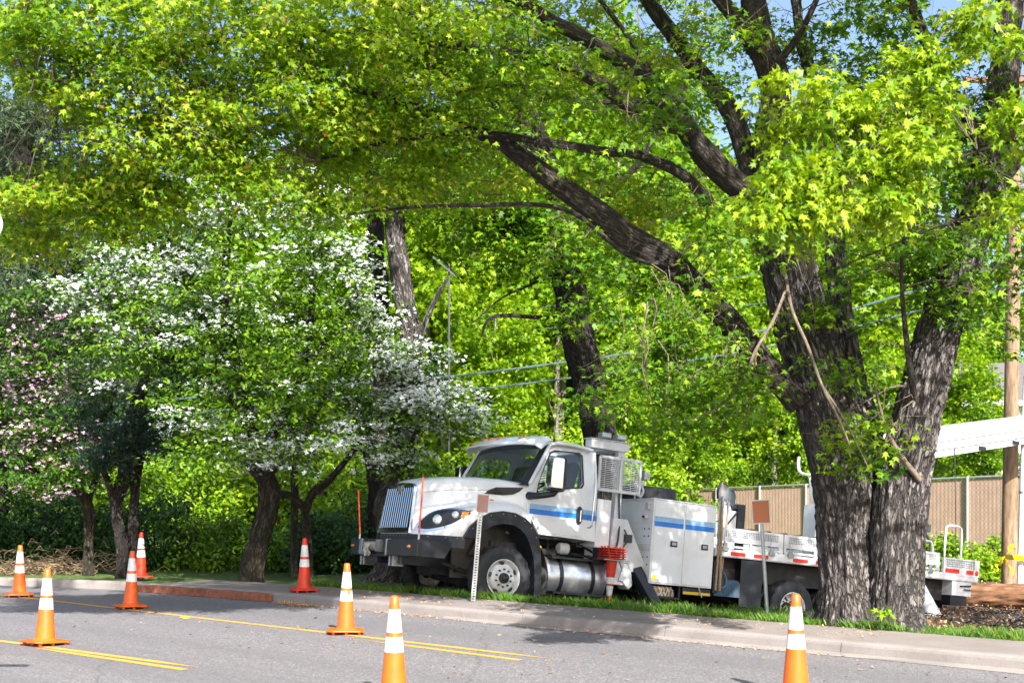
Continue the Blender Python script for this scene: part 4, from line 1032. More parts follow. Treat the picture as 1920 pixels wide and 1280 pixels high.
# outrigger frame and leg
for fy in (0, 1):
    f = mirror if fy else (lambda m: m)
    mb = MB(); mb.prism([(2.22, 1.20), (2.52, 1.20), (2.96, .44), (2.96, .28), (2.66, .30), (2.58, .44), (2.28, .44), (2.18, .70)], .18, .42)
    mb.box(2.22, 2.62, .20, .40, .05, .44)
    mb.prism([(2.50, .44), (2.66, .30), (2.70, .06), (2.62, -.02), (2.48, .12), (2.40, .12)], .16, .44)
    OR = P_('outrigger', f(mb), 'white_metal', bevel=.012)
    mb = MB(); a = Vector((2.80, .28, .36)); b = Vector((3.06, -.22, -.42)); mb.bar(a, b, .20, .19, up=(1, 0, .3)); P_('outrigger_leg', f(mb), 'black_steel', OR, bevel=.012)
    mb = MB(); mb.box(2.95, 3.2, -.36, -.02, -.50, -.46); P_('outrigger_foot', f(mb), 'black_steel', OR, bevel=.006)
    mb = MB(); mb.tube(catmull([(2.42, .36, 2.3), (2.40, .34, 1.8), (2.42, .33, 1.4), (2.34, .17, 1.0), (2.3, .15, .72), (2.22, .15, .60)], 5), .018, 7); mb.tube(catmull([(2.44, .15, 1.02), (2.52, .14, .86), (2.44, .14, .72), (2.42, .14, .58)], 5), .014, 7); mb.box(2.46, 2.60, .12, .18, .80, .94)
    P_('hydraulic_hose', f(mb), 'wire_black')
# cone rack
mb = MB(); mb.box(1.84, 2.36, -.18, .18, .455, .47); mb.bar((2.2, -.1, .46), (2.5, .2, .28), .02); mb.bar((1.9, .16, .46), (2.3, .2, .4), .02)
P_('cone_rack', mb, 'steel')

# tool cabinets
def cabinet(f):
    mb = MB(); mb.box(2.93, 4.33, .0, .98, .12, 1.60); CB = P_('tool_cabinet', f(mb), 'white_paint', bevel=.010)
    mb = MB(); mb.box(2.92, 4.345, -.012, .99, 1.60, 1.625); P_('cabinet_lid', f(mb), 'white_paint', CB, bevel=.005)
    for k, (x0, x1, lx) in enumerate(((2.955, 3.60, 3.405), (3.64, 4.30, 4.10))):
        mb = MB(); mb.box(x0, x1, -.016, -.001, .15, 1.575); D_ = P_('cabinet_door', f(mb), 'white_paint', CB, bevel=.006)
        mb = MB(); mb.box(x0 + .002, x1 - .002, -.0195, -.0172, 1.135, 1.225); P_('blue_stripe', f(mb), 'blue_stripe', D_)
        mb = MB(); mb.box(x0 + .002, x1 - .002, -.0195, -.0172, 1.232, 1.31); P_('pale_stripe', f(mb), 'pale_stripe', D_)
        mb = MB(); mb.box(lx - .075, lx + .075, -.032, -.017, .80, .90); LT = P_('latch', f(mb), 'black_plastic', D_, bevel=.012)
        mb = MB(); mb.box(lx - .05, lx + .05, -.037, -.033, .825, .878); P_('latch_paddle', f(mb), 'steel', LT, bevel=.004)
        if k == 0: mb = MB(); mb.lathe([(-.0195, 0), (-.0195, .05), (-.016, .05)], 24, (3.03, 0, .235), 'y'); P_('sticker', f(mb), 'tape_yellow', D_)
    for z in (1.08, .95, .58, .45):
        for y in (.09, .22): mb = MB(); mb.lathe([(-.006, 0), (-.006, .014), (.002, .016)], 8, (2.926, y, z), 'x'); P_('bolt', f(mb), 'black_steel', CB)
    mb = MB(); mb.box(2.88, 2.93, .10, .20, 1.42, 1.55); P_('lock_box', f(mb), 'white_metal', CB, bevel=.005); mb = MB(); mb.box(2.86, 2.93, .14, .24, 1.26, 1.32); P_('camera_bracket', f(mb), 'white_metal', CB, bevel=.005); mb = MB(); mb.box(2.915, 2.929, -.0, .36, .70, .82); P_('brace_plate', f(mb), 'white_metal', CB, bevel=.005)
    mb = MB(); mb.box(2.845, 2.862, .16, .22, 1.275, 1.31); P_('camera_lens', f(mb), 'black_plastic', CB)
cabinet(lambda m: m); cabinet(mirror)
mb = MB(); mb.box(2.95, 4.30, .99, FY - .99, .36, 1.1); P_('centre_bay', mb, 'black_steel')
mb = MB(); mb.lathe([(0, .40), (0, .54), (.02, .57), (.20, .57), (.22, .54), (.22, .40), (0, .40)], 40, (3.48, 1.05, 1.66), 'z'); P_('spare_tyre', mb, 'rubber', smooth=True)
mb = MB(); mb.tube([(2.86, .5, 1.6), (2.86, .5, 2.06)], .02, 8); mb.box(2.80, 3.02, .44, .56, 1.86, 1.94); mb.box(3.0, 3.12, .44, .54, 1.98, 2.12); mb.tube(catmull([(2.90, .48, 1.86), (2.86, .46, 1.72), (2.94, .45, 1.66), (3.0, .46, 1.76), (2.97, .48, 1.86)], 4), .03, 8)
P_('flood_lamp', mb, 'steel', smooth=True)
# under-cabinet rack with blocks
mb = MB(); mb.box(2.98, 3.66, .05, .6, -.12, -.09)
for x in (2.98, 3.63): mb.box(x, x + .03, .04, .08, -.12, .12); mb.box(x, x + .03, .5, .54, -.12, .12)
RK = P_('block_rack', mb, 'black_steel')
mb = MB(); mb.box(3.04, 3.56, .08, .45, -.088, .0); mb.box(3.06, 3.5, .08, .45, .004, .085); P_('wood_block', mb, 'wood_handle', RK, bevel=.008)
mb = MB()
for j in range(5): mb.tube(catmull([(3.1 + .09 * j, .06, .09), (3.14 + .09 * j, .04, -.02), (3.2 + .07 * j, .05, -.07), (3.26 + .06 * j, .04, .04)], 4), .008, 5)
P_('rope', mb, 'rope', RK)
mb = MB(); mb.box(3.70, 4.33, .02, .4, -.02, .10); ST = P_('side_step', mb, 'black_steel', bevel=.004)
mb = MB(); mb.box(3.71, 4.32, .012, .018, -.015, .035); P_('yellow_edge', mb, 'yellow_paint', ST)
mb = MB(); mb.bar((4.03, -.01, .12), (4.11, -.02, -.05), .022, .01); P_('step_prop', mb, 'white_metal', ST)

# flatbed deck, rails, tape
DX1 = 11.35
mb = MB(); mb.box(4.36, DX1, .0, FY, .72, .87); mb.box(4.36, DX1, -.012, .0, .735, .845); DK = P_('flatbed', mb, 'white_metal', bevel=.006)
def rail(f, x0, x1):
    mb = MB(); mb.box(x0, x1, -.0, .035, 1.21, 1.255); mb.box(x0, x1, .0, .035, 1.0, 1.09); mb.box(x0, x1, -.01, .05, .90, .935)
    mb.box(x0, x0 + .12, .0, .035, 1.09, 1.21); mb.box(x1 - .12, x1, 0, .035, 1.09, 1.21); mb.box(x1 - .10, x1, .002, .03, .87, 1.0); mb.box(x0, x0 + .06, .002, .03, .87, 1.0)
    xx = x0 + .12; n = int((x1 - x0 - .24) / .042); d = (x1 - x0 - .24) / n
    for i in range(1, n): mb.box(xx + i * d - .007, xx + i * d + .007, .006, .028, 1.09, 1.21)
    for i in range(1, 4): z = 1.09 + .03 * i; mb.box(xx, x1 - .12, .005, .029, z - .0045, z + .0045)
    RL = P_('side_rail', f(mb), 'white_metal')
    for x in (x0 + .09, x1 - .35):
        mb = MB(); mb.box(x, x + .13, -.05, .0, .83, .90); mb.box(x + .03, x + .1, -.045, -.005, .90, .98); mb.tube([(x + .02, -.04, .86), (x + .02, -.04, 1.14)], .008, 6); P_('rail_latch', f(mb), 'steel', RL, bevel=.006)
for f in ((lambda m: m), mirror):
    rail(f, 4.42, 5.97); rail(f, 6.0, 7.55); rail(f, 7.58, 9.13); rail(f, 9.16, 10.2)
tp = [(4.72, 5.06, 'red_tape'), (5.10, 5.26, 'white_tape'), (5.27, 5.62, 'red_tape'), (6.13, 6.22, 'white_tape'), (6.23, 6.60, 'red_tape'), (6.61, 6.80, 'white_tape'), (6.81, 7.2, 'red_tape'), (8.3, 8.8, 'red_tape'), (8.82, 9.1, 'white_tape')]
for x0, x1, mt in tp:
    mb = MB(); mb.box(x0, x1, -.0165, -.0135, .755, .825); P_('reflective_tape', mb, mt, DK)
# load on the bed: rollers, jack post
mb = MB()
for i in range(5): mb.lathe([(0, .0), (0, .13), (.9, .13), (.9, 0)], 20, (5.72 + i * .42, .6, 1.20), 'y')
P_('roller', mb, 'black_plastic', smooth=True)
mb = MB(); mb.box(5.0, 5.22, .5, .7, .87, 1.62); mb.lathe([(1.0, .11), (1.66, .11), (1.72, .09), (1.75, .0)], 20, (5.02, .6, 0), 'z'); P_('jack_post', mb, 'white_metal', smooth=True)
mb = MB(); mb.box(5.24, 5.42, .48, .66, .87, 1.76); mb.box(5.12, 5.3, .5, .64, 1.66, 1.76); mb.bar((4.98, .48, 1.34), (5.3, .48, 1.68), .03); P_('jack_arm', mb, 'black_steel', bevel=.006)
# under deck: skirts, battery box, mud flap
mb = MB(); mb.box(4.40, 11.0, .28, .32, .30, .72); mb.box(4.4, 11.0, FY - .32, FY - .28, .30, .72); mb.box(8.4, 10.9, .5, 2.3, -.1, .6); P_('deck_skirt', mb, 'grime')
mb = MB(); mb.prism([(4.42, .0), (5.02, .0), (5.03, .26), (4.95, .31), (4.50, .31), (4.42, .26)], .03, .55)
for i in range(9): mb.box(4.46 + i * .06, 4.475 + i * .06, .022, .031, .02, .24)
P_('battery_box', mb, 'blue_plastic', bevel=.008)
mb = MB(); mb.box(5.02, 5.54, .03, .05, -.16, .70); mb.box(5.02, 5.54, .05, .5, .68, .70); P_('mud_flap', mb, 'black_plastic', bevel=.006)
mb = MB(); mb.box(4.35, 4.45, -.02, .12, .05, .62); P_('shovel_holder', mb, 'black_steel', bevel=.006)
mb = MB(); mb.tube(catmull([(4.5, .05, .66), (4.48, .02, .5), (4.62, .0, .40), (4.66, .0, .22), (4.56, .0, .14)], 5), .02, 8); P_('drain_hose', mb, 'cable_teal', smooth=True)
# tail
mb = MB()
x0, x1 = 10.30, DX1 + .02
mb.box(x0, x1, -.02, .03, .83, .99); mb.box(x0, x1, -.02, .03, 1.15, 1.18); mb.box(x0, x0 + .08, -.02, .03, .99, 1.15); mb.box(x1 - .14, x1, -.02, .03, .99, 1.15)
for i in range(1, 16): x = x0 + .08 + i * .052; mb.box(x - .008, x + .008, -.012, .02, .99, 1.15)
for i in range(1, 4): mb.box(x0 + .08, x1 - .14, -.013, .021, .99 + i * .04 - .005, .99 + i * .04 + .005)
TL = P_('tail_board', mb, 'white_metal')
for xa, xb in ((x0 + .05, x0 + .46), (x1 - .40, x1 - .18)):
    mb = MB(); mb.box(xa, xb, -.024, -.021, .87, .96); P_('reflector', mb, 'red_tape', TL)
mb = MB(); mb.lathe([(-.035, 0), (-.03, .045), (-.02, .055)], 20, (x1 - .08, 0, .915), 'y'); P_('tail_light', mb, 'red_tape', TL, smooth=True)
for xa, xb, z in ((x0 - .25, x0 + .08, 1.50), (x0 + .42, x0 + .92, 1.88)):
    mb = MB(); y = .35; mb.tube(catmull([(xa, y, 1.0), (xa + .01, y, z - .15), (xa + .07, y, z - .02), ((xa + xb) / 2, y, z), (xb - .07, y, z - .02), (xb - .01, y, z - .15), (xb, y, 1.0)], 6), .022, 10); P_('handrail', mb, 'white_metal', smooth=True)
mb = MB(); mb.box(10.62, 11.2, .02, .7, .42, .80); TB = P_('tail_box', mb, 'white_metal', bevel=.008)
mb = MB(); mb.bar((10.85, .0, .62), (11.15, .0, .64), .03); mb.bar((10.95, -.01, .56), (11.18, -.01, .55), .02); P_('latch', mb, 'black_plastic', TB)
mb = MB(); mb.box(10.62, 11.1, .05, 2.6, .22, .42); mb.box(10.65, 10.9, .8, 1.1, -.2, .3); mb.box(8.6, 10.3, .4, 2.4, .0, .72); P_('rear_frame', mb, 'black_steel')
mb = MB(); mb.prism([(9.9, .9), (10.25, .9), (10.35, 1.75), (10.2, 1.85), (10.0, 1.8)], .7, 1.2); mb.tube([(10.05, .6, .95), (10.25, .6, 1.7)], .03, 8); P_('control_seat', mb, 'white_metal', bevel=.01)
mb = MB(); mb.tube(catmull([(10.3, .6, 1.75), (10.5, .55, 1.5), (10.45, .5, 1.25), (10.2, .5, 1.1)], 5), .03, 8); mb.box(10.15, 10.45, .5, .8, 1.7, 1.86); P_('control_hoses', mb, 'wire_black')
# rear outrigger: white cylinder and rod
a = tloc(9.4, -.1, .55)
def wl(v): return TM.inverted() @ v
p0 = wl(at(1712, 1080, 22.5)); p1 = wl(at(1757, 1163, 21.6)); p2 = wl(at(1775, 1183, 21.4))
mb = MB(); mb.tube([p0, p0.lerp(p1, .5), p1], .115, 24); mb.tube([p1, p1 + (p1 - p0).normalized() * .03], .125, 24); RO = P_('rear_outrigger', mb, 'white_metal', smooth=True)
mb = MB(); mb.tube([p1, p2 + (p2 - p1) * .3], .04, 14); P_('outrigger_rod', mb, 'chrome', RO, smooth=True)
mb = MB(); q0 = wl(at(1728, 1150, 21.8)); q1 = wl(at(1760, 1178, 21.4)); mb.bar(q0, q1, .12, .04); P_('outrigger_shoe', mb, 'white_metal', RO, bevel=.006)
# crane: pedestal, turret, boom
mb = MB(); mb.lathe([(.87, .42), (.95, .42), (.97, .34), (1.9, .30), (1.95, .40), (2.1, .40)], 28, (8.6, CY, 0), 'z'); mb.box(7.6, 7.95, .9, 1.25, .87, 2.0); P_('pedestal', mb, 'white_paint', smooth=True)
mb = MB(); mb.prism([(8.2, 2.1), (9.1, 2.1), (9.2, 2.7), (8.9, 3.05), (8.5, 3.05), (8.1, 2.6)], CY - .3, CY + .3); P_('turret', mb, 'white_paint', bevel=.02)
def bt(px, py): # side-on plane of the boom
    o = TM.inverted() @ Vector((0, 0, EYE)); d = (TM.inverted().to_3x3() @ Vector(((px - 960) / F_PX, 1, -(py - HOR) / F_PX))); t = (1.2 - o.y) / d.y; return o + d * t
A0, A1, B0, B1 = bt(1640, 814), bt(1640, 862), bt(2010, 768), bt(2010, 806)
mb = MB(); mid = lambda p, q, k: p.lerp(q, k)
ax = (B0 - A0).normalized(); 
vs = []
for top, bot in ((A0, A1), (B0, B1)):
    for k, y in ((0, .08), (.0, .42), (.62, .50), (1, .42), (1, .08), (.62, 0)): p = mid(top, bot, k); vs.append((p.x, p.y - .1 + y, p.z))
mb.add(vs, [(i, (i + 1) % 6, 6 + (i + 1) % 6, 6 + i) for i in range(6)] + [tuple(range(6)), tuple(range(11, 5, -1))])
BM = P_('boom', mb, 'white_paint', bevel=.008)
# lighter inner boom section below
C0, C1, D0, D1 = bt(1640, 855), bt(1640, 876), bt(2010, 803), bt(2010, 818)
mb = MB(); mb.add([(p.x, p.y + y, p.z) for p in (C0, C1, D1, D0) for y in (.02, .3)], [(0, 1, 3, 2), (2, 3, 5, 4), (4, 5, 7, 6), (6, 7, 1, 0), (0, 2, 4, 6), (1, 7, 5, 3)]); P_('boom_section', mb, 'white_metal', BM, bevel=.006)
mb = MB(); e0, e1 = mid(A0, A1, .62), mid(B0, B1, .62); mb.tube([(e0.x, e0.y - .115, e0.z), (e1.x, e1.y - .115, e1.z)], .012, 6); P_('boom_seam', mb, 'white_metal', BM)
for px_ in (1842, 1905):
    g0_ = bt(px_, 852 - (px_ - 1760) * .16); mb = MB(); mb.box(g0_.x - .11, g0_.x + .11, g0_.y - .02, g0_.y + .25, g0_.z - .05, g0_.z + .03); P_('boom_bracket', mb, 'black_steel', BM, bevel=.006)
for k_ in range(7):
    h_ = mid(A0, A1, .45).lerp(mid(B0, B1, .45), .30 + k_ * .09); mb = MB(); mb.lathe([(-.012, 0), (-.012, .018), (.01, .02)], 10, (h_.x, h_.y - .10, h_.z), 'y'); P_('bolt', mb, 'steel', BM)
w0, w1 = bt(1790, 840), bt(1793, 1062); mb = MB(); mb.tube([w0, w1], .010, 6); P_('winch_line', mb, 'wire_black', BM)
w0 = bt(1497, 868); mb = MB(); h0, h1, h2, h3 = bt(1498, 856), bt(1497, 872), bt(1502, 886), bt(1530, 892); mb.tube(catmull([h0, h1, h2, h3], 6), .032, 8); P_('boom_hook', mb, 'white_metal', BM, smooth=True)

# cones hung upside down on the rack, each a thing
for i in range(5):
    c = truck_empty('traffic_cone', (2.10, 0.0, 0), label=['lowest upside down red cone of the stack on the truck rack, collars scuffed', 'second upside down red cone from the bottom of the truck stack', 'middle upside down red cone of the stack on the truck', 'second upside down red cone from the top of the truck stack', 'topmost upside down red cone of the stack on the truck'][i], cat='traffic cone', group='cones stacked upside down on the truck')
    c.matrix_world = TM @ Matrix.Translation((2.10, -.02, .53 + i * .042)) @ Matrix.Rotation(PI, 4, 'X') @ Matrix.Rotation(.05 * (i - 2) + .1, 4, 'Z')
    if i == 0:
        cone_mesh_parts(c, 'cone_red', 'worn_collar'); pr = c
        for ch in children(c): ch.scale = (.86, .86, .86)
        c['label'] = 'lowest upside down red cone of the stack on the truck rack, collars scuffed'
    else:
        for ch in children(pr):
            q = ch.copy(); C.objects.link(q); q.parent = c
# shovels standing in the holder
def shovel(x, y, yaw, lean, zt1, lab, flip=0):
    S = truck_empty('shovel', (x, y, .1), label=lab, cat='shovel', group='shovels standing at the cabinet end')
    S.matrix_world = TM @ Matrix.Translation((x, y, .1)) @ Matrix.Rotation(R(lean), 4, 'Y') @ Matrix.Rotation(R(yaw), 4, 'Z')
    mb = MB(); mb.tube([(0, 0, 0), (0, 0, .8), (0, 0, zt1 - .1)], [.024, .021, .021], 10); part('handle', mb, 'wood_handle', S, smooth=True)
    mb = MB(); mb.tube([(0, 0, zt1 - .14), (0, 0, zt1 + .05)], [.025, .022], 10)
    def bl(u, v):
        w = .125 * (1 if u < .45 else math.cos((u - .45) / .55 * 1.45) ** .7 + .02); s_ = 2 * v - 1
        return (s_ * w, .02 + .075 * (1 - s_ * s_) * (1 - u * .6) + .03 * u - .035, zt1 + .0 + .31 * u)
    mb.grid(bl, 12, 13); mb.grid(lambda u, v: (bl(u, v)[0], bl(u, v)[1] + .004, bl(u, v)[2]), 12, 13); part('blade', mb, 'steel', S, smooth=True)
shovel(4.40, -.03, 12, 1.0, 1.60, 'leftmost shovel at the cabinet end, blade up, darker blade')
shovel(4.475, -.06, -20, -2.2, 1.66, 'front shovel at the cabinet end with the long pale handle, blade up')
shovel(4.62, .12, -62, 3.0, 1.58, 'rightmost shovel at the cabinet end, curved blade turned sideways')

# ------------------------------------------------------------------ trees
M16 = 1 / F_PX
def path(pts, d=None):
    """[(px, py, half width in px, depth)] -> points and radii in metres."""
    P = []; Rr = []
    for q in pts:
        dd = q[3] if len(q) > 3 else d; P.append(at(q[0], q[1], dd)); Rr.append(q[2] / F_PX * dd)
    return P, Rr
def anchor_pts(items, k=5):
    A = []
    for P, Rr in [(i[0], i[1]) for i in items]:
        pp = catmull(P, k); A += [tuple(p) for p in pp]
    return A
def flare(h, amt=0.55, n=5, ph_=0.0):
    def f(t, a): return 1 + (max(0, 1 - t / h) ** 2.2) * amt * (0.75 + 0.6 * math.sin(a * n + ph_) * math.sin(a * 2 + 1))
    return f
def cl(c, *specs): return np.concatenate([blob(*s) for s in specs])

# the big maple with twin trunks
zb = ztf(4.5, 16.2)
mp = empty('maple_tree', (4.56, 16.2, zb), 0, 'huge old maple with twin leaning rough grey trunks rising from the grass strip', 'tree')
def rel(o, root):    # keep world placement under a translated empty
    o.location = -Vector(root.location) if True else o.location
    return o
A_ = path([(1598, 1200, 74, 16.2), (1594, 1150, 60, 16.2), (1588, 1080, 52, 16.2), (1583, 1000, 52, 16.2), (1580, 900, 60, 16.2), (1560, 800, 64, 16.25), (1530, 700, 54, 16.3), (1503, 600, 54, 16.3), (1478, 500, 50, 16.3), (1448, 410, 46, 16.3), (1432, 340, 42, 16.3)])
B_ = path([(1672, 1200, 72, 16.0), (1678, 1150, 58, 16.0), (1685, 1080, 50, 15.95), (1690, 1000, 50, 15.9), (1701, 900, 46, 15.9), (1722, 800, 43, 15.85), (1745, 700, 41, 15.8), (1770, 610, 38, 15.8), (1802, 510, 36, 15.8), (1835, 410, 34, 15.8), (1865, 310, 31, 15.8), (1885, 200, 28, 15.8), (1897, 80, 24, 15.8), (1905, -80, 20, 15.8), (1925, -300, 15, 15.8)])
D_ = path([(1636, 1205, 46, 16.30), (1637, 1120, 44, 16.30), (1640, 1030, 42, 16.36), (1645, 950, 38, 16.36), (1647, 915, 30, 16.36), (1649, 880, 12, 16.4)])
C_ = path([(1650, 960, 34, 16.6), (1640, 900, 34, 16.6), (1622, 800, 31, 16.65), (1600, 710, 25, 16.7), (1584, 620, 21, 16.7), (1571, 520, 19, 16.7), (1563, 430, 18, 16.7), (1552, 300, 15, 16.7), (1530, 180, 13, 16.7), (1500, 60, 11, 16.7), (1480, -120, 8, 16.7)])
def slim(pr, k, dx=0): return ([p + Vector((dx, 0, 0)) for p in pr[0]], [r * k for r in pr[1]])
A_ = slim(A_, .92, .0); B_ = slim(B_, .96, -.05); D_ = slim(D_, .85, -.03); C_ = slim(C_, .85)
rel(limbs('trunk', [(A_[0], A_[1], 150, 22, flare(.22, .55, 5)), (B_[0], B_[1], 140, 20, flare(.10, .65, 4, 2)), (D_[0], D_[1], 90, 14, flare(.3, .4, 3, 1)), (C_[0], C_[1], 48, 12)], 'bark_grey', mp, rough=.10), mp)
mlimbs = [path(q) for q in (
    [(1500, 755, 32, 16.1), (1425, 668, 31, 16.0), (1330, 570, 29, 15.8), (1240, 485, 29, 15.6), (1145, 415, 27, 15.4), (1060, 360, 24, 15.2), (985, 300, 20, 15.0), (930, 262, 17, 14.8), (850, 235, 13, 14.6), (740, 190, 10, 14.4), (600, 150, 7, 14.2), (440, 130, 4, 14)],
    [(1440, 400, 34, 16.2), (1390, 350, 31, 16.1), (1320, 290, 27, 15.9), (1262, 215, 24, 15.7), (1205, 140, 20, 15.5), (1120, 85, 17, 15.3), (1040, 45, 15, 15.1), (960, 0, 12, 14.9), (840, -40, 8, 14.6), (650, -80, 5, 14.2)],
    [(1432, 390, 28, 16.4), (1395, 290, 24, 16.5), (1352, 195, 22, 16.6), (1290, 105, 19, 16.7), (1225, 15, 16, 16.8), (1160, -90, 12, 16.8), (1100, -220, 7, 16.8)],
    [(1440, 380, 40, 16.3), (1447, 280, 38, 16.3), (1452, 180, 35, 16.2), (1436, 90, 33, 16.1), (1425, 0, 26, 16.0), (1415, -130, 20, 15.9), (1400, -330, 12, 15.8)],
    [(1440, 120, 22, 16.1), (1395, 50, 20, 16.0), (1345, -10, 17, 15.8), (1270, -90, 13, 15.5), (1180, -200, 8, 15.2)],
    [(1330, 380, 15, 15.8), (1280, 330, 13, 15.6), (1200, 295, 12, 15.3), (1130, 285, 10, 15.0), (1030, 268, 9, 14.8), (900, 250, 7, 14.6), (760, 262, 5, 14.4), (600, 300, 3.5, 14.2)],
    [(1300, 250, 18, 15.7), (1210, 215, 16, 15.2), (1120, 150, 14, 14.7), (1020, 110, 11, 14.3), (880, 90, 9, 14.0), (700, 60, 7, 13.8), (480, 70, 5, 13.6), (250, 110, 3.5, 13.4), (60, 170, 2.5, 13.2)],
    [(880, 95, 8, 14.0), (760, 20, 6, 13.7), (560, -60, 5, 13.4), (300, -80, 3, 13), (100, -60, 2, 12.8)],
    [(1270, 500, 7, 15.5), (1180, 480, 6, 15.2), (1060, 392, 5, 15), (900, 385, 5, 14.8), (780, 388, 4, 14.6), (650, 402, 3, 14.5)],
    [(1360, 310, 9, 15.9), (1250, 180, 8, 15.6), (1170, 60, 6, 15.3), (1080, -60, 4, 15)], [(1230, 190, 8, 15.6), (1090, 190, 6, 15.2), (960, 160, 5, 14.9), (820, 180, 3, 14.6)], [(1430, 150, 10, 16), (1500, 60, 8, 15.8), (1560, -60, 5, 15.6)],
    [(1855, 330, 20, 15.8), (1800, 200, 16, 15.4), (1740, 90, 13, 15), (1690, -60, 9, 14.6)],
    [(1800, 520, 5, 15.6), (1745, 690, 4, 15.9)][:0] or [(1720, 770, 8, 15.7), (1700, 650, 6, 15.2), (1690, 540, 5, 14.9), (1695, 430, 3, 14.7)],
    [(1850, 380, 14, 15.9), (1930, 280, 11, 16.2), (2050, 180, 7, 16.5), (2200, 80, 4, 17)])]
for P, Rr in mlimbs:
    Rr = [r * .84 for r in Rr]
    rel(limbs('branch', [(P, Rr)], 'bark_limb', mp, nseg=28, rough=.16, k=7), mp)
pale = [path(q) for q in (
    [(1475, 540, 3.2, 15.2), (1450, 600, 3.2, 15), (1418, 655, 3.4, 14.9), (1392, 715, 3, 14.8), (1345, 765, 2.4, 14.7), (1280, 790, 1.5, 14.6)],
    [(1418, 655, 2.2, 14.9), (1408, 740, 2, 14.9), (1395, 800, 1.3, 14.9)],
    [(1470, 500, 3.4, 15.2), (1485, 580, 3.4, 15.1), (1515, 650, 3.2, 15), (1540, 720, 3, 15), (1570, 780, 2.6, 14.9), (1600, 850, 1.6, 14.9)],
    [(1540, 720, 2.2, 15), (1585, 790, 2, 15), (1625, 870, 1.5, 15)],
    [(1725, 900, 6, 15.6), (1690, 855, 5, 15.5), (1660, 800, 3.5, 15.4), (1640, 720, 2, 15.2)],
    [(1195, 10, 1.2, 14), (1200, 90, 1.2, 14), (1180, 160, 1, 14), (1175, 230, .6, 14)])]
for P, Rr in pale: rel(limbs('thin_branch', [(P, Rr, 7, 5)], 'twig_bark', mp, rough=0), mp)
anc = anchor_pts(mlimbs) + anchor_pts([A_[:2], B_[:2], C_[:2]])
topc = cl(0, (50, 440, 14.4, 70, 35, .5, 9), (170, 410, 14.3, 70, 50, .5, 9), (300, 385, 14.2, 60, 40, .4, 8), (440, 320, 14, 60, 45, .4, 8), (520, 340, 13.8, 25, 45, .2, 5), (620, 380, 14.5, 70, 25, .5, 7), (760, 350, 14.6, 60, 30, .4, 7), (80, 60, 13.4, 190, 110, 1.3, 46), (60, 350, 14.2, 130, 70, 1.0, 22), (230, 330, 14.1, 120, 90, 1.0, 18), (300, 60, 13.6, 230, 150, 1.4, 80), (300, 260, 14, 180, 120, 1.2, 60), (560, 60, 13.8, 230, 160, 1.6, 80),
          (520, 230, 14.2, 190, 110, 1.2, 60), (800, 80, 14.2, 220, 150, 1.7, 70), (760, 270, 15.0, 200, 80, 1.2, 46), (1010, 110, 16.4, 190, 150, 1.5, 44), (950, 340, 16.6, 200, 60, 1.0, 22),
          (1240, 120, 17.0, 200, 180, 1.6, 40), (1180, 380, 16.8, 190, 80, 1.0, 22), (140, -150, 13.8, 330, 110, 2.0, 20), (620, -180, 14.4, 400, 130, 2.2, 28), (1100, -190, 15.4, 400, 140, 2.6, 50), (1600, -200, 16, 400, 160, 3, 50))
topc = topc[rng.random(len(topc)) < .84]
low = cl(0, (1130, 470, 15.2, 140, 60, .8, 8), (1120, 200, 14.0, 170, 150, .7, 16), (1300, 160, 14.6, 110, 160, .6, 12), (960, 130, 13.8, 100, 100, .5, 8), (1260, 640, 15.3, 150, 120, 1.0, 30), (1340, 760, 15, 150, 80, .9, 22), (1240, 760, 15.6, 90, 50, .8, 8), (1560, 620, 15.6, 120, 120, .6, 12), (1620, 850, 15.2, 70, 90, .3, 12),
         (1380, 430, 15.2, 130, 100, .8, 14), (1700, 470, 15.2, 170, 130, 1.0, 40), (1840, 330, 15.6, 130, 200, 1.2, 46), (1720, 130, 15.6, 230, 170, 1.4, 60), (1560, 60, 16.2, 160, 120, 1.4, 20), (1790, 560, 15.6, 70, 60, .6, 8), (1930, 500, 15.6, 80, 160, .8, 16))
high = np.concatenate([np.array(at(960, -560, 14)) + rng.normal(0, 1, (60, 3)) * np.array([3.6, 2.2, .9]), np.array(at(1600, -520, 15)) + rng.normal(0, 1, (30, 3)) * np.array([2.4, 2, .9])])
rel(spray(topc, 120, .46, .42, .060, MAPLE, 'leaf_maple', parent=mp, tint0=.58, tvar=.19, droop=.35, tilt=.75, toward=.7), mp)
rel(spray(low, 46, .42, .40, .082, MAPLE, 'leaf_lime', parent=mp, tint0=.35, tvar=.22, droop=.35, name='lower_foliage'), mp)
shade_canopy = np.stack([rng.uniform(-1.5, 9, 170), rng.uniform(8.2, 12.2, 170), rng.uniform(9.6, 13.8, 170)], 1)  # limbless leaf clusters out of view, added to shade the limbs and truck
high = np.concatenate([high, shade_canopy, np.stack([rng.uniform(8, 15, 110), rng.uniform(9, 13.5, 110), rng.uniform(9, 15, 110)], 1), np.stack([rng.uniform(9.2, 14.5, 100), rng.uniform(10.5, 15, 100), rng.uniform(9, 12, 100)], 1)])  # maple crown joined with more unseen clusters added to shade the flatbed
rel(spray(high, 36, .5, .5, .15, MAPLE, 'leaf_maple', parent=mp, name='unseen_top_foliage'), mp)
rel(twigs('twigs', np.concatenate([topc, low]), anc, 'twig_bark', mp, r0=.010, limit=.95), mp)
t2 = np.concatenate([topc, low]); off_ = rng.normal(0, 1, (len(t2) * 2, 3)) * [.34, .34, .16]
rel(twigs('fine_twigs', np.repeat(t2, 2, 0) + off_, t2, 'twig_bark', mp, r0=.0055, limit=.8), mp)
sm = at(1340, 1150, 16.0)
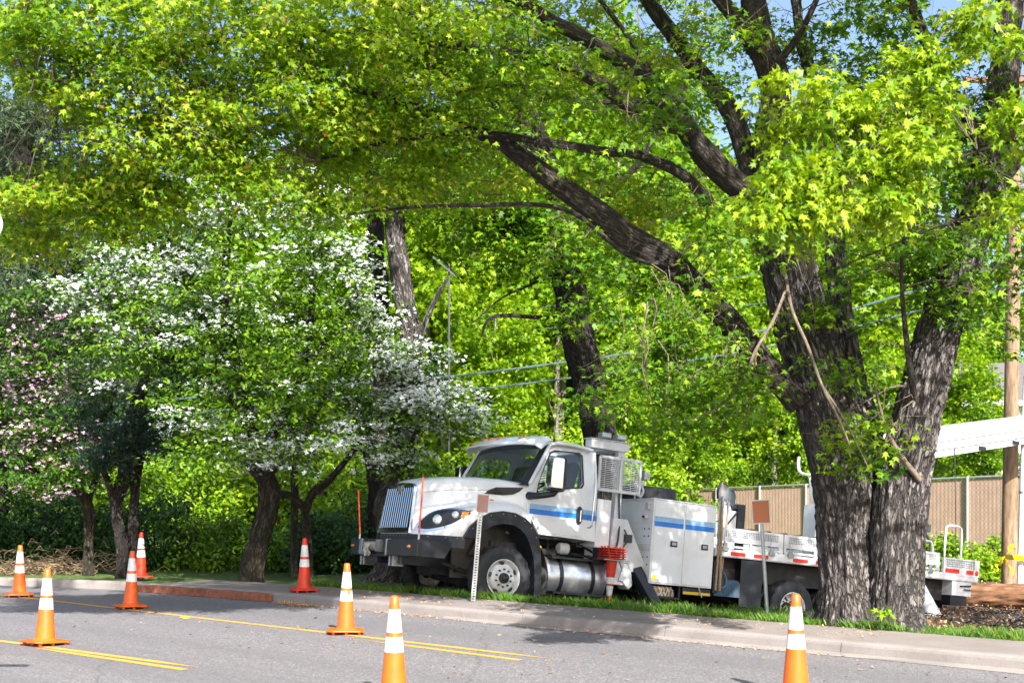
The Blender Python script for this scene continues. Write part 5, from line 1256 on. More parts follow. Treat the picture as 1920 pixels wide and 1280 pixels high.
# suckers at the foot
fc = np.array([at(1655, 1145, 15.3), at(1660, 1150, 15.3)]); rel(spray(fc, 10, .12, .6, .09, MAPLE, 'leaf_back', parent=mp, name='sucker_leaves'), mp)

# near oak on the right: only its branches reach into the photo
ok_root = Vector((9.6, 11.4, ztf(9.6, 11.4)))
oak = empty('oak_tree', ok_root, 0, 'tree beyond the right edge whose bright lime branches hang before the maple', 'tree')
oT = ([ok_root + Vector(q) for q in ((0, 0, -.1), (0, 0, 1.5), (-.1, 0, 3.2), (-.05, 0, 5), (0, 0, 8), (0, 0, 11))], [.34, .28, .26, .22, .14, .05])
oL = [([ok_root + Vector(q) for q in ((-.05, 0, 4.2), (-1.6, -.2, 4.9), (-3.3, -.3, 5.0), (-5.2, -.2, 4.75), (-6.6, 0, 4.3))], [.10, .05, .025, .015, .006]),
      ([ok_root + Vector(q) for q in ((-.05, 0, 3.4), (-1.8, .1, 4.3), (-3.6, .1, 4.6), (-5.4, .2, 4.2), (-6.9, .1, 3.6))], [.08, .04, .02, .012, .005]),
      ([ok_root + Vector(q) for q in ((-.05, 0, 5.4), (-2, .3, 6.1), (-4, .3, 6.2), (-5.3, .2, 5.9))], [.09, .05, .02, .008])]
rel(limbs('trunk', [oT], 'bark_dark', oak, nseg=24), oak)
for l in oL: rel(limbs('branch', [l], 'bark_dark', oak, nseg=10), oak)
oc = cl(0, (1500, 200, 11.2, 85, 75, .5, 20), (1600, 215, 11.3, 90, 75, .6, 24), (1700, 290, 11.2, 90, 90, .6, 26), (1560, 320, 11.0, 100, 50, .4, 16), (1460, 330, 10.8, 60, 45, .3, 10), (1420, 400, 10.8, 55, 28, .3, 7), (1520, 400, 10.9, 80, 50, .3, 14),
        (1640, 390, 11.0, 70, 50, .4, 11), (1740, 200, 11.4, 70, 60, .5, 12), (1690, 130, 11.5, 90, 50, .5, 12), (1830, 60, 11.4, 90, 70, .5, 12), (1910, 220, 11.2, 50, 90, .5, 12), (1900, 400, 11.2, 40, 60, .4, 6), (2050, 0, 11.4, 130, 260, .8, 40))
rel(spray(oc, 46, .20, .75, .072, STAR, 'leaf_lime', parent=oak, tint0=.75, tvar=.2, tilt=.8, droop=.5), oak)
oc2 = np.concatenate([np.array(ok_root) + np.array([0, 0, 8.2]) + rng.normal(0, 1, (120, 3)) * np.array([1.5, 1.5, 1.6])])
rel(spray(oc2, 30, .4, .6, .12, STAR, 'leaf_lime', parent=oak, name='unseen_top_foliage'), oak)
rel(twigs('twigs', oc, anchor_pts(oL), 'twig_bark', oak, r0=.006, limit=.9), oak)

# ---- a general tree of the row behind the kerb
def row_tree(name, label, trunks, blobs, per, rad, flat, size, shape, mat, barkm='bark_dark', tint0=.5, group=None, cat='tree', base=None, tvar=.22, extra=None, tw=1.5, r0=.008, tilt=.5, droop=.3):
    items = [path(t) for t in trunks]
    b0 = items[0][0][0]; z = ztf(b0.x, b0.y); root = empty(name, (b0.x, b0.y, z), 0, label, cat, group)
    items[0][0][0].z = z - .12
    rel(limbs('trunk', [(items[0][0], items[0][1], 56, 12, flare(.12, .35, 4, rng.random() * 6))] + [(i[0], i[1], 20, 8) for i in items[1:]], barkm, root, rough=.12), root)
    c = cl(0, *blobs); rel(spray(c, per, rad, flat, size, shape, mat, parent=root, tint0=tint0, tvar=tvar, tilt=tilt, droop=droop), root)
    rel(twigs('twigs', c, anchor_pts(items), 'bark_dark', root, r0=r0, limit=tw), root)
    return root, c
# centre tree behind the truck
row_tree('ash_tree', 'tall dark trunked tree rising right behind the truck cab', [
    [(1118, 905, 38, 26), (1112, 820, 31, 26), (1102, 740, 30, 26), (1085, 640, 29, 26), (1075, 540, 30, 26), (1058, 450, 29, 26), (1022, 330, 25, 26), (985, 200, 25, 26), (952, 80, 21, 26), (935, -60, 16, 26), (925, -250, 10, 26)],
    [(1062, 598, 5, 25.8), (1000, 596, 4.5, 25.5), (945, 592, 4, 25.2), (915, 600, 3, 25), (903, 630, 2, 25)],
    [(1060, 500, 5, 26), (1000, 530, 3, 25.5), (940, 560, 2, 25), (880, 610, 1, 24.7)],
    [(1010, 300, 14, 26), (930, 200, 10, 25.6), (850, 60, 6, 25.2), (800, -60, 4, 25)],
    [(1065, 480, 12, 26), (1130, 380, 9, 25.6), (1200, 300, 6, 25.2), (1280, 180, 4, 25)],
    [(1075, 560, 5, 26), (1020, 500, 3, 25.4), (960, 450, 1.5, 25)]],
    [(960, 420, 25, 140, 70, 1.6, 34), (850, 300, 25, 170, 110, 1.6, 34), (1120, 330, 25.5, 170, 140, 1.8, 36), (1095, 560, 24.6, 70, 130, .4, 12), (1110, 760, 24.8, 60, 40, .3, 5), (1050, 420, 24.6, 90, 60, .5, 12), (1210, 520, 26.5, 80, 120, 1.4, 26), (1230, 680, 26.5, 80, 70, 1.2, 16), (950, 100, 25.5, 300, 160, 2, 60), (1250, 120, 26, 200, 160, 2, 34), (1000, -150, 26, 350, 150, 2.5, 60), (700, 180, 25.5, 120, 120, 1.5, 26), (860, 395, 24.6, 170, 35, .8, 26)],
    44, .62, .42, .135, STAR, 'leaf_lime', tint0=.35, tw=2.2)
row_tree('birch_tree', 'tree with thick foot behind the bumper and pale upper trunk above the blossoms', [
    [(722, 1125, 54, 24.6), (724, 1080, 42, 24.6), (732, 1000, 33, 24.6), (752, 900, 26, 24.6), (767, 780, 21, 24.6), (768, 650, 20, 24.6), (752, 520, 17, 24.6), (746, 430, 16, 24.6), (738, 300, 13, 24.6), (728, 150, 10, 24.6), (720, -50, 7, 24.6)],
    [(765, 700, 9, 24.6), (800, 600, 6, 24.4), (840, 520, 3, 24.2)], [(740, 330, 7, 24.6), (680, 220, 5, 24.3), (620, 120, 3, 24)]],
    [(700, 250, 24.2, 120, 120, 1.3, 26), (700, 60, 24, 180, 140, 1.6, 34), (800, 330, 24.5, 90, 60, 1.0, 14), (700, -150, 24, 260, 130, 2, 30)],
    40, .55, .45, .12, STAR, 'leaf_lime', barkm='bark_grey', tint0=.3, tw=2)
row_tree('alder_tree', 'slender dark trunk standing left of the pale birch trunk above the white blossoms', [
    [(700, 1090, 22, 28), (706, 900, 18, 28), (716, 700, 16, 28), (712, 560, 15, 28), (704, 430, 14, 28), (698, 300, 11, 28), (690, 150, 8, 28), (680, -100, 5, 28)]],
    [(640, 150, 27.5, 150, 150, 1.6, 30), (660, -100, 27.5, 200, 130, 2, 30), (560, 300, 28.5, 150, 120, 1.5, 26)],
    40, .6, .45, .13, STAR, 'leaf_back', tint0=.3, tw=2)
# white dogwoods
def dogwood(name, label, trunks, blobs, petal, per=34, pp=26, tint0=.5, grp=None, size=.085, pb=None, rad=.42, pbias=.06, pk=.36):
    root, c = row_tree(name, label, trunks, blobs, per, rad, .28, size, OVAL, 'leaf_dogwood', tint0=tint0, barkm='bark_mossy', tw=1.6, r0=.009, tilt=.35, group=grp)
    cc = c if pb is None else np.concatenate([cl(0, *pb), c[::4]])
    m = len(cc); wgt = rng.random(m) ** 1.2; n = int(m * pp * pk)
    idx = rng.choice(m, n, p=wgt / wgt.sum()); o = rng.normal(0, 1, (n, 3)); o /= np.linalg.norm(o, axis=1, keepdims=True); o *= (rng.random((n, 1)) ** .4) * rad * 1.05
    sub = rng.normal(0, .035, (n, 3)); o[:, 2] *= .22
    o[:, 2] -= .3 * (o[:, 0] ** 2 + o[:, 1] ** 2) / rad
    Pp = cc[idx] + o + sub * [1, 1, .4] + np.array([0, -.03, pbias])
    Nn = np.array([.05, -.45, 1.0]) + rnd(n, .38)
    rel(leaves('blossoms', Pp, Nn, rnd(n), .082 * rng.uniform(.6, 1.2, n), CROSS, petal, root, rng.random(n), droop=.05, fold=-.25), root)
    return root
dogwood('dogwood_tree', 'big white flowering dogwood on a stout dark leaning trunk left of the truck', [
    [(472, 1095, 22, 24.4), (474, 1060, 21, 24.4), (484, 1010, 20, 24.4), (497, 955, 19, 24.4), (499, 905, 18, 24.4), (484, 865, 18, 24.4), (470, 790, 14, 24.3), (440, 690, 11, 24.2), (420, 560, 8, 24.2), (430, 430, 5, 24.2), (450, 330, 3, 24.2)],
    [(484, 865, 12, 24.3), (540, 760, 9, 24.1), (580, 640, 7, 24), (590, 500, 4, 24)], [(470, 790, 10, 24.3), (380, 700, 8, 23.8), (290, 620, 5, 23.5), (200, 560, 3, 23.3)], [(497, 900, 9, 24.3), (530, 850, 7, 24.3), (545, 800, 5, 24.2)],
    [(440, 690, 8, 24.2), (360, 560, 5, 23.8), (320, 450, 3, 23.6)], [(560, 700, 6, 24), (640, 600, 4, 24), (690, 520, 3, 24)]],
    [(180, 545, 23.3, 95, 50, .6, 22), (260, 480, 23.5, 100, 60, .9, 26), (370, 420, 23.6, 130, 80, 1.1, 38), (480, 350, 23.9, 80, 90, 1.0, 24), (560, 420, 23.8, 110, 110, 1.2, 40), (640, 500, 23.8, 90, 90, 1.1, 28), (330, 560, 23.2, 150, 90, 1.0, 50), (480, 560, 23.2, 160, 120, 1.2, 60),
     (240, 650, 23.0, 100, 90, .8, 28), (380, 690, 22.9, 140, 100, .9, 46), (520, 720, 23.0, 150, 90, 1.0, 50), (430, 830, 23.1, 140, 50, .9, 26), (560, 850, 23.2, 120, 50, .8, 24), (640, 640, 23.6, 100, 100, 1.0, 26)],
    'petal', tint0=.62, per=50, pp=40,
    pb=[(160, 545, 23.2, 90, 45, .5, 30), (260, 490, 23.3, 110, 60, .7, 36), (370, 420, 23.4, 130, 80, .9, 46), (480, 340, 23.7, 75, 90, .8, 34), (570, 410, 23.6, 110, 100, 1.0, 46), (650, 510, 23.6, 90, 80, .9, 30), (330, 570, 23.0, 150, 90, .8, 26), (200, 660, 22.9, 50, 80, .5, 14), (460, 600, 23.0, 160, 120, .9, 16),
        (430, 790, 22.9, 140, 60, .7, 22), (560, 830, 23.0, 120, 50, .7, 26), (480, 870, 23.0, 120, 40, .6, 18)])
dogwood('dogwood_tree', 'smaller white flowering dogwood with thin crooked mossy trunks just left of the truck grille', [
    [(578, 1092, 6.5, 25.2), (576, 1040, 6.5, 25.2), (571, 985, 7, 25.2), (572, 955, 7.5, 25.2), (590, 920, 7, 25.1), (625, 888, 5, 25.0), (700, 800, 4, 24.8), (760, 700, 3, 24.6)],
    [(550, 1080, 7.5, 25.3), (551, 1000, 7, 25.3), (553, 940, 8, 25.3), (556, 860, 7, 25.2), (600, 760, 5, 25), (660, 660, 3, 24.8)],
    [(572, 955, 8, 25.2), (545, 932, 8, 25.1), (515, 925, 8, 25.1), (498, 905, 7, 25), (500, 860, 5, 25)], [(590, 920, 5, 25.1), (612, 925, 4, 25)], [(700, 800, 4, 24.8), (800, 760, 3, 24.3), (900, 780, 2, 24)]],
    [(700, 620, 24.4, 90, 70, .9, 26), (760, 690, 24.2, 90, 70, .8, 28), (720, 780, 24, 120, 80, .9, 34), (830, 760, 23.9, 90, 60, .7, 24), (880, 790, 23.8, 60, 40, .5, 12), (740, 860, 23.8, 80, 40, .6, 16), (640, 730, 24.2, 70, 80, .7, 18)],
    'petal', tint0=.55, per=40, pp=44,
    pb=[(700, 610, 24.2, 90, 70, .8, 40), (765, 690, 24.0, 90, 70, .7, 44), (720, 780, 23.8, 120, 80, .7, 44), (830, 760, 23.7, 95, 60, .6, 40), (890, 795, 23.7, 55, 35, .4, 16), (730, 860, 23.7, 80, 35, .5, 18)])
# pine in the row, with the twin leaning grey trunk
def pine(name, label, trunks, blobs, mat, per=70, rad=.33, ln=.13, barkm='bark_dark', stubs=0, flat=.6, tint0=.4):
    items = [path(t) for t in trunks]; b0 = items[0][0][0]; z = ztf(b0.x, b0.y); root = empty(name, (b0.x, b0.y, z), 0, label, 'tree'); items[0][0][0].z = z - .12
    rel(limbs('trunk', [(i[0], i[1], 48 if k < 2 else 14, 10) for k, i in enumerate(items)], barkm, root, rough=.14), root)
    c = cl(0, *blobs); m = len(c); nt = 12    # tufts in each clump, needles in each tuft
    t = np.repeat(c, nt, 0); o = rng.normal(0, 1, (m * nt, 3)); o /= np.linalg.norm(o, axis=1, keepdims=True); o *= (rng.random((m * nt, 1)) ** .4) * rad; o[:, 2] *= flat; t = t + o
    nn = max(6, per // 4); P = np.repeat(t, nn, 0); out_ = np.repeat(o, nn, 0) / rad
    D = rnd(len(P)) + out_ * .9 + np.array([0, 0, .5]); tt = np.repeat(np.clip(rng.normal(tint0, .22, len(t)), 0, 1), nn)
    rel(leaves('needles', P, rnd(len(P)), D, ln * rng.uniform(.6, 1.2, len(P)), [(x * .15, y) for x, y in KITE], mat, root, tt + rng.normal(0, .08, len(P)), droop=.05, fold=0), root)
    rel(twigs('twigs', c, anchor_pts(items), 'bark_dark', root, r0=.006, limit=1.0), root); return root
pine('pine_tree', 'small dark pine with twin grey trunks and a low needle clump left of the dogwood', [
    [(228, 1085, 11, 25.6), (226, 1020, 10, 25.6), (217, 950, 9, 25.6), (228, 910, 11, 25.6), (238, 860, 10, 25.6), (250, 760, 8, 25.6), (300, 660, 6, 25.6)],
    [(245, 1085, 9, 25.8), (248, 1000, 8.5, 25.8), (252, 920, 8, 25.8), (262, 850, 9, 25.8), (270, 720, 6, 25.8)], [(218, 945, 8, 25.6), (203, 900, 6, 25.5), (180, 860, 4, 25.4)], [(240, 850, 6, 25.6), (320, 740, 5, 25.6), (380, 680, 3, 25.6)]],
    [(225, 820, 25, 90, 38, .6, 22), (180, 845, 25, 45, 28, .4, 8), (270, 800, 25, 50, 40, .4, 12), (150, 770, 24.8, 30, 32, .3, 6), (215, 860, 25, 60, 22, .4, 10)], 'needle', per=72)
pine('conifer_tree', 'tall dark conifer filling the upper left behind the maple leaves', [
    [(-40, 1060, 40, 29), (-20, 800, 34, 29), (10, 500, 28, 29), (40, 250, 20, 29), (60, 60, 12, 29), (70, -100, 5, 29)],
    [(0, 620, 12, 29), (100, 590, 8, 28), (190, 600, 4, 27.5)], [(20, 450, 12, 29), (110, 420, 8, 28), (220, 430, 4, 27.5)], [(40, 280, 9, 29), (110, 200, 7, 28), (170, 190, 4, 27.5)], [(0, 700, 9, 29), (80, 720, 6, 28), (150, 700, 4, 27.5)]],
    [(60, 230, 27.0, 120, 55, 1, 34), (130, 200, 26.8, 70, 40, .6, 18), (40, 330, 27.8, 110, 50, 1, 22), (50, 450, 28, 140, 60, 1, 44), (160, 490, 28, 100, 60, 1, 30), (50, 560, 27.8, 120, 60, 1, 40), (150, 600, 28.2, 120, 60, 1, 30), (40, 680, 28.3, 120, 60, 1, 34), (130, 740, 28.5, 130, 60, 1, 34), (20, 800, 28.5, 120, 60, 1, 26), (200, 690, 28.5, 90, 60, 1, 20), (230, 560, 29, 110, 100, 1, 22), (30, 100, 28, 90, 60, 1, 14)], 'needle_dry', per=100, rad=.6, ln=.17, tint0=.38)
dogwood('pink_dogwood_tree', 'pink flowering dogwood on a slim straight trunk at the far left', [
    [(165, 1080, 8.5, 26.4), (165, 1020, 8, 26.4), (167, 960, 9, 26.4), (155, 925, 8, 26.4), (110, 850, 6, 26.2), (70, 740, 4, 26), (60, 640, 3, 26)],
    [(160, 935, 6, 26.4), (110, 905, 5, 26.2), (60, 880, 3, 26)], [(165, 940, 6, 26.4), (185, 880, 5, 26.4), (200, 780, 3, 26.3)], [(110, 850, 5, 26.2), (20, 800, 3, 26)]],
    [(50, 560, 26, 120, 70, 1.0, 22), (60, 680, 25.6, 130, 80, 1.1, 40), (40, 800, 25.3, 120, 80, 1.1, 40), (150, 780, 25.6, 90, 90, .9, 28), (170, 880, 25.5, 90, 50, .8, 20), (60, 890, 25.2, 120, 50, .9, 26), (220, 620, 26, 70, 90, .8, 16), (-60, 750, 25.6, 100, 180, 1, 26)],
    'petal_pink', tint0=.3, per=46, pk=.32, pp=17, pbias=.02,
    pb=[(50, 620, 25.6, 120, 70, .8, 24), (60, 720, 25.2, 130, 70, .9, 40), (40, 820, 24.9, 110, 70, .9, 44), (160, 830, 25.2, 90, 70, .7, 26), (130, 920, 25.2, 110, 25, .7, 20), (40, 500, 26, 60, 30, .5, 5)])

# ---- background trees: three kinds built once, then copied
def proto_tree(name, kind):
    root = empty(name, (0, 0, 0)); h = 11.0
    T = [([Vector((0, 0, -.3)), Vector((.1, 0, 2.5)), Vector((-.1, .1, 5)), Vector((.15, 0, 8)), Vector((0, 0, 11))], [.20, .17, .13, .08, .03])]
    if kind == 1: T.append(([Vector((.1, 0, .2)), Vector((.7, 0, 3)), Vector((1.2, .2, 6)), Vector((1.5, .2, 9))], [.13, .11, .08, .03]))
    for i in range(9):
        z = 2.5 + i * .85; a = i * 2.4; l = 2.6 * (1 - .5 * i / 9)
        T.append(([Vector((0, 0, z)), Vector((math.cos(a) * l * .5, math.sin(a) * l * .5, z + .7)), Vector((math.cos(a) * l, math.sin(a) * l, z + 1.6))], [.06, .04, .012]))
    limbs('trunk', [(t[0], t[1], 10, 5) for t in T], 'bark_pale', root, rough=.06)
    n = 230; c = []
    while len(c) < n:
        p = rng.uniform(-1, 1, 3)
        if np.linalg.norm(p) > 1: continue
        q = np.array([p[0] * 2.9, p[1] * 2.9, 6.3 + p[2] * 5.6]); q[:2] *= 1.05 - .25 * (p[2] > .3) * p[2]
        if noise.noise(Vector(q * .42) + Vector((kind * 9, 0, 0))) < -.12: continue
        c.append(q)
    c = np.array(c)
    spray(c, 72, .85, .6, .23, [KITE, STAR, KITE][kind], 'leaf_back', parent=root, tint0=[.5, .62, .4][kind], tvar=.2, tilt=.8, droop=.3)
    return root
protos = [proto_tree('broadleaf_tree', k) for k in range(3)]
bgt = [(1150, 64, 1.9, 0), (1330, 70, 1.9, 2), (1520, 68, 1.8, 1), (1720, 80, 2.0, 0), (1000, 76, 2.2, 1), (760, 74, 2.0, 2), (1660, 54, .62, 1), (1860, 50, .5, 2), (1560, 52, .62, 0), (620, 46, 1.0, 0), (760, 50, 1.15, 1), (860, 44, .95, 1), (950, 52, 1.25, 0), (1050, 47, 1.0, 1), (1160, 50, 1.2, 2), (1250, 60, 1.1, 0), (1340, 62, 1.15, 1), (1450, 64, 1.0, 1), (1560, 66, 1.1, 0), (1690, 72, 1.1, 1), (1800, 58, .72, 1),
       (500, 44, .8, 2), (380, 50, 1.0, 1), (250, 46, 1.0, 0), (120, 44, 1.1, 2), (-20, 42, 1.1, 0), (1900, 70, 1.0, 0), (810, 66, 1.5, 2), (1000, 70, 1.6, 0), (1200, 74, 1.5, 1), (650, 66, 1.5, 1), (1400, 84, 1.6, 2), (440, 66, 1.5, 0), (200, 66, 1.5, 2), (1600, 90, 1.4, 0), (40, 70, 1.5, 1), (1770, 95, 1.4, 2), (930, 40, .55, 1), (1290, 46.5, .5, 0), (1180, 40, .55, 1)]
where = {0: 'far left', 1: 'left', 2: 'behind the dogwoods', 3: 'behind the truck', 4: 'behind the fence', 5: 'behind the twin trunks and pole'}
bgt = bgt[6:] + bgt[:6]
used = set(); seen = {}
kindw = ['rounded bright green', 'loose bright green', 'deeper green']
for i, (px, d, s, k) in enumerate(bgt):
    r = protos[k] if k not in used else copy_tree(protos[k]); used.add(k)
    p = at(px, 929, d); r.location = (p.x, p.y, ztf(p.x, p.y)); r.rotation_euler = (0, 0, rng.uniform(0, 6.28)); r.scale = (s, s, s * rng.uniform(.95, 1.1))
    reg = 'at the far left' if px < 160 else 'behind the pink blossoms' if px < 330 else 'behind the white dogwood' if px < 680 else 'above the truck hood' if px < 900 else 'above the truck cab' if px < 1130 else 'above the tool cabinet' if px < 1330 else 'behind the brown fence' if px < 1640 else 'behind the house and pole'
    dist = 'nearer' if d < 48 else 'mid distance' if d < 64 else 'farthest'
    lab = f'{dist} {kindw[k]} tree {reg}'
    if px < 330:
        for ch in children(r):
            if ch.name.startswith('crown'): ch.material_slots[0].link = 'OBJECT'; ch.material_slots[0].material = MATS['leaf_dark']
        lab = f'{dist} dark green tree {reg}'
    tag(r, lab, 'tree', 'trees in the background'); seen.setdefault(lab, []).append((px, r))
for lab, L_ in seen.items():
    L_.sort(key=lambda t: t[0]); m = len(L_)
    if m > 1:
        for i, (px, r) in enumerate(L_): r['label'] = (['left', 'right'][i] + ' one of two: ' if m == 2 else ['leftmost', 'second from left', 'third from left', 'rightmost'][i if i < m - 1 else 3] + ' one: ') + lab

# ---- bushes
def bush(px, d, w, h, dep, mat, label, n=60, per=60, size=.09, shape=OVAL, grp='dark bushes along the left side', tint0=.5, name='bush', rad=.32, base=None):
    p = at(px, 929, d); z = ztf(p.x, p.y) if base is None else base; root = empty(name, (p.x, p.y, z), 0, label, 'bush', grp)
    c = rng.normal(0, 1, (n, 3)); c /= np.linalg.norm(c, axis=1, keepdims=True); c *= rng.random((n, 1)) ** .33; c[:, 2] = np.abs(c[:, 2]); c *= np.array([w, dep, h])
    spray(c + np.array([0, 0, .05]), per, rad, .8, size, shape, mat, 'foliage', root, tilt=.8, tint0=tint0, toward=.6)
    T = [([Vector((0, 0, -.1)), Vector((math.cos(a) * w * .3, math.sin(a) * dep * .3, h * .4)), Vector((math.cos(a) * w * .6, math.sin(a) * dep * .6, h * .8))], [.03, .02, .006], 6, 3) for a in np.linspace(0, 6.28, 8)[:-1]]
    limbs('stem', T, 'bark_dark', root, rough=0)
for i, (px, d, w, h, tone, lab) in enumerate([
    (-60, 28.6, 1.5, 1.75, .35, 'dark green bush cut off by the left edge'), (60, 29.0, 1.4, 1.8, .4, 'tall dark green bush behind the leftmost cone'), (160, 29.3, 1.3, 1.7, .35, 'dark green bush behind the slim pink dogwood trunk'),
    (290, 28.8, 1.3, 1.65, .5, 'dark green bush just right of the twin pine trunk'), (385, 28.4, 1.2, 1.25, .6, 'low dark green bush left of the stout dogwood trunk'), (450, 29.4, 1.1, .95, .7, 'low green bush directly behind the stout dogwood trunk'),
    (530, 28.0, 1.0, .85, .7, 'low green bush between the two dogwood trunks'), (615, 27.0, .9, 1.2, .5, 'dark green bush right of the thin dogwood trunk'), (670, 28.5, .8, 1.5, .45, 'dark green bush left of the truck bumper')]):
    bush(px, d, w, h, .9, 'leaf_dogwood' if px in (385, 450, 530) else 'leaf_dark', lab, n=75, per=80, size=.085, tint0=tone)  # some bushes get paler leaves, painting sunlit patches into the hedge
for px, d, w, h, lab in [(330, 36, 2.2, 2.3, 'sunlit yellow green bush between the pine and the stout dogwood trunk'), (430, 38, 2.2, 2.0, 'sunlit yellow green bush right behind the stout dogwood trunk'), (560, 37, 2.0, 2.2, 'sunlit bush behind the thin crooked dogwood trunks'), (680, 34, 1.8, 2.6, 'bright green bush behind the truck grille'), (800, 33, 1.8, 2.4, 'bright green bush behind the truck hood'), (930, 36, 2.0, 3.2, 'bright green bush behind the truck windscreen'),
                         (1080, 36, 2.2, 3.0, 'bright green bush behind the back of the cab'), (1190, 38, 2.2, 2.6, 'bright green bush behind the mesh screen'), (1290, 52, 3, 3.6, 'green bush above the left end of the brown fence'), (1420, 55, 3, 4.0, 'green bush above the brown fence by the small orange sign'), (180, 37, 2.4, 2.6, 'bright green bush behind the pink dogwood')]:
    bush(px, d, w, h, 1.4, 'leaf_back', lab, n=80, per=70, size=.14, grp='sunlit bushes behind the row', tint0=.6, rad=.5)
for px, d, w, h, lab in [(1765, 37, .75, 1.25, 'bright green ivy bush at the fence right of the twin trunks'), (1815, 36.5, .8, 1.15, 'bright green ivy bush between the handrail and the pole'), (1865, 37, .7, 1.15, 'bright green ivy bush just left of the wooden pole'), (1950, 37, .9, 1.2, 'bright green ivy bush right of the wooden pole'), (1520, 37, .8, 1.0, 'bright green bush at the fence left of the twin trunks')]:
    bush(px, d, w, h * (.7 if px == 1520 else 1), .7, 'leaf_back', lab, n=44, per=70, size=.10, shape=STAR, grp='ivy bushes below the fence', tint0=.6, rad=.3)
# brush pile at the far left
p = at(75, 929, 27.2); mb = MB()
for i in range(420):
    x = p.x + rng.normal(0, .75); y = p.y + rng.normal(0, .25); z = .13 + abs(rng.normal(0, .22)); a = rng.normal(0, .5) + (PI if rng.random() < .5 else 0); l = rng.uniform(.15, .5)
    q = [(x + math.cos(a) * l * t, y + math.sin(a) * l * t, max(.12, z + rng.normal(0, .04) + .2 * l * math.sin(t * 3) * rng.uniform(-.5, 1))) for t in (0, .33, .66, 1)]
    mb.tube(catmull(q, 2), [.008, .008, .007, .006, .005, .004, .003], 4, False)
P = [Vector(v) for v in mb.v]; o = part('brush_pile', mb, 'bark_debris' if False else 'wood_handle'); tag(o, 'tangled pile of bare grey brown twigs under the bushes at the far left', 'brush pile', kind='stuff')

# ------------------------------------------------------------------ fence, house, pole, log, wires
def fmat():
    m, n, p = newmat('slat_tan'); v = tex(n)
    a = noi(n, v, 3, 5); c = ramp(n, a, [(0.3, (0.33, 0.225, 0.165)), (0.7, (0.43, 0.30, 0.23))])
    sp = nd(n, 'ShaderNodeSeparateXYZ'); n.links.new(v, sp.inputs[0])
    res = None
    for sgn in (1, -1):
        mul = nd(n, 'ShaderNodeMath', operation='MULTIPLY_ADD'); n.links.new(sp.outputs[2], mul.inputs[0]); mul.inputs[1].default_value = sgn; n.links.new(sp.outputs[0], mul.inputs[2])
        sc2 = nd(n, 'ShaderNodeMath', operation='MULTIPLY'); n.links.new(mul.outputs[0], sc2.inputs[0]); sc2.inputs[1].default_value = 7.0
        fr = nd(n, 'ShaderNodeMath', operation='FRACT'); n.links.new(sc2.outputs[0], fr.inputs[0])
        lt = nd(n, 'ShaderNodeMath', operation='LESS_THAN'); n.links.new(fr.outputs[0], lt.inputs[0]); lt.inputs[1].default_value = .14
        c = mixc(n, lt.outputs[0], c, (.47, .36, .29) if sgn > 0 else (.29, .20, .15))
    n.links.new(c, p.inputs['Base Color']); p.inputs['Roughness'].default_value = .7; MATS['slat_tan'] = m
fmat()
fl_ = at(1130, 925, 55); fr_ = at(2060, 884, 38.5)
FX = Vector((fr_.x - fl_.x, fr_.y - fl_.y, 0)); fL = FX.length; FX.normalize()
fence = empty('fence', (fl_.x, fl_.y, 0), math.atan2(FX.y, FX.x), 'tall brown privacy slat chain link fence running behind the truck and twin trunks', 'fence')
def ftop(t): return fl_.z + (fr_.z - fl_.z) * t / fL
posts = [t for t in np.arange(0, fL + .1, fL / 10)]
for a, b in zip(posts[:-1], posts[1:]):
    mb = MB(); n = 30
    for i in range(n):
        x0 = a + (b - a) * i / n; x1 = a + (b - a) * (i + .93) / n; xx = fl_ + FX * x0; zb_ = ztf(xx.x, xx.y) - .05
        mb.prism([(x0, zb_), (x1, zb_), (x1, ftop(x1) - .05 - .02 * (i % 3 == 0)), (x0, ftop(x0) - .05 - .02 * (i % 3 == 0))], .006 * (i % 2), .014 + .006 * (i % 2))
    part('slat_panel', mb, 'slat_tan', fence)
for t in posts:
    xx = fl_ + FX * t; mb = MB(); mb.tube([(t, -.06, ztf(xx.x, xx.y) - .1), (t, -.06, ftop(t) + .03)], .045, 10); part('post', mb, 'galvanised', fence, smooth=True)
mb = MB(); mb.tube([(0, -.02, ftop(0)), (fL, -.02, ftop(fL))], .035, 8); part('top_rail', mb, 'galvanised', fence, smooth=True)
# house
simple('siding', (0.50, 0.49, 0.46), .7, var=.05)
hx = at(1560, 929, 62).x; hz = ztf(20, 62); house = empty('house', (hx, 62, hz), R(-6), 'pale grey house with lap siding and white window frames beyond the fence on the right', 'house')
mb = MB(); W_ = 15; Hh = 5.6
for i in range(int(Hh / .2)):
    z = i * .2; mb.prism([(0, z), (0.0, z + .2), (-.0 + .03, z + .2), (-.03, z)][::1], 0, W_, 'yz') if False else mb.add([(x, y, zz) for x in (0, W_) for y, zz in ((-.035, z), (-.008, z + .2), (.1, z + .2), (.1, z))], [(0, 1, 5, 4), (1, 2, 6, 5), (2, 3, 7, 6), (3, 0, 4, 7), (0, 3, 2, 1), (4, 5, 6, 7)])
part('wall', mb, 'siding', house)
mb = MB(); mb.box(0.01, W_ - .01, .12, 8, 0, Hh - .01); part('side_wall', mb, 'siding', house)
mb = MB(); mb.prism([(-.5, Hh - .05), (4, Hh + 2.2), (8.5, Hh - .05), (8.5, Hh + .1), (4, Hh + 2.36), (-.5, Hh + .1)], -.5, W_ + .5, 'yz'); rf = part('roof', mb, 'roof_tile', house)
mb = MB(); mb.box(-.5, W_ + .5, -.56, -.50, Hh - .12, Hh + .12); part('gutter', mb, 'trim_white', rf)
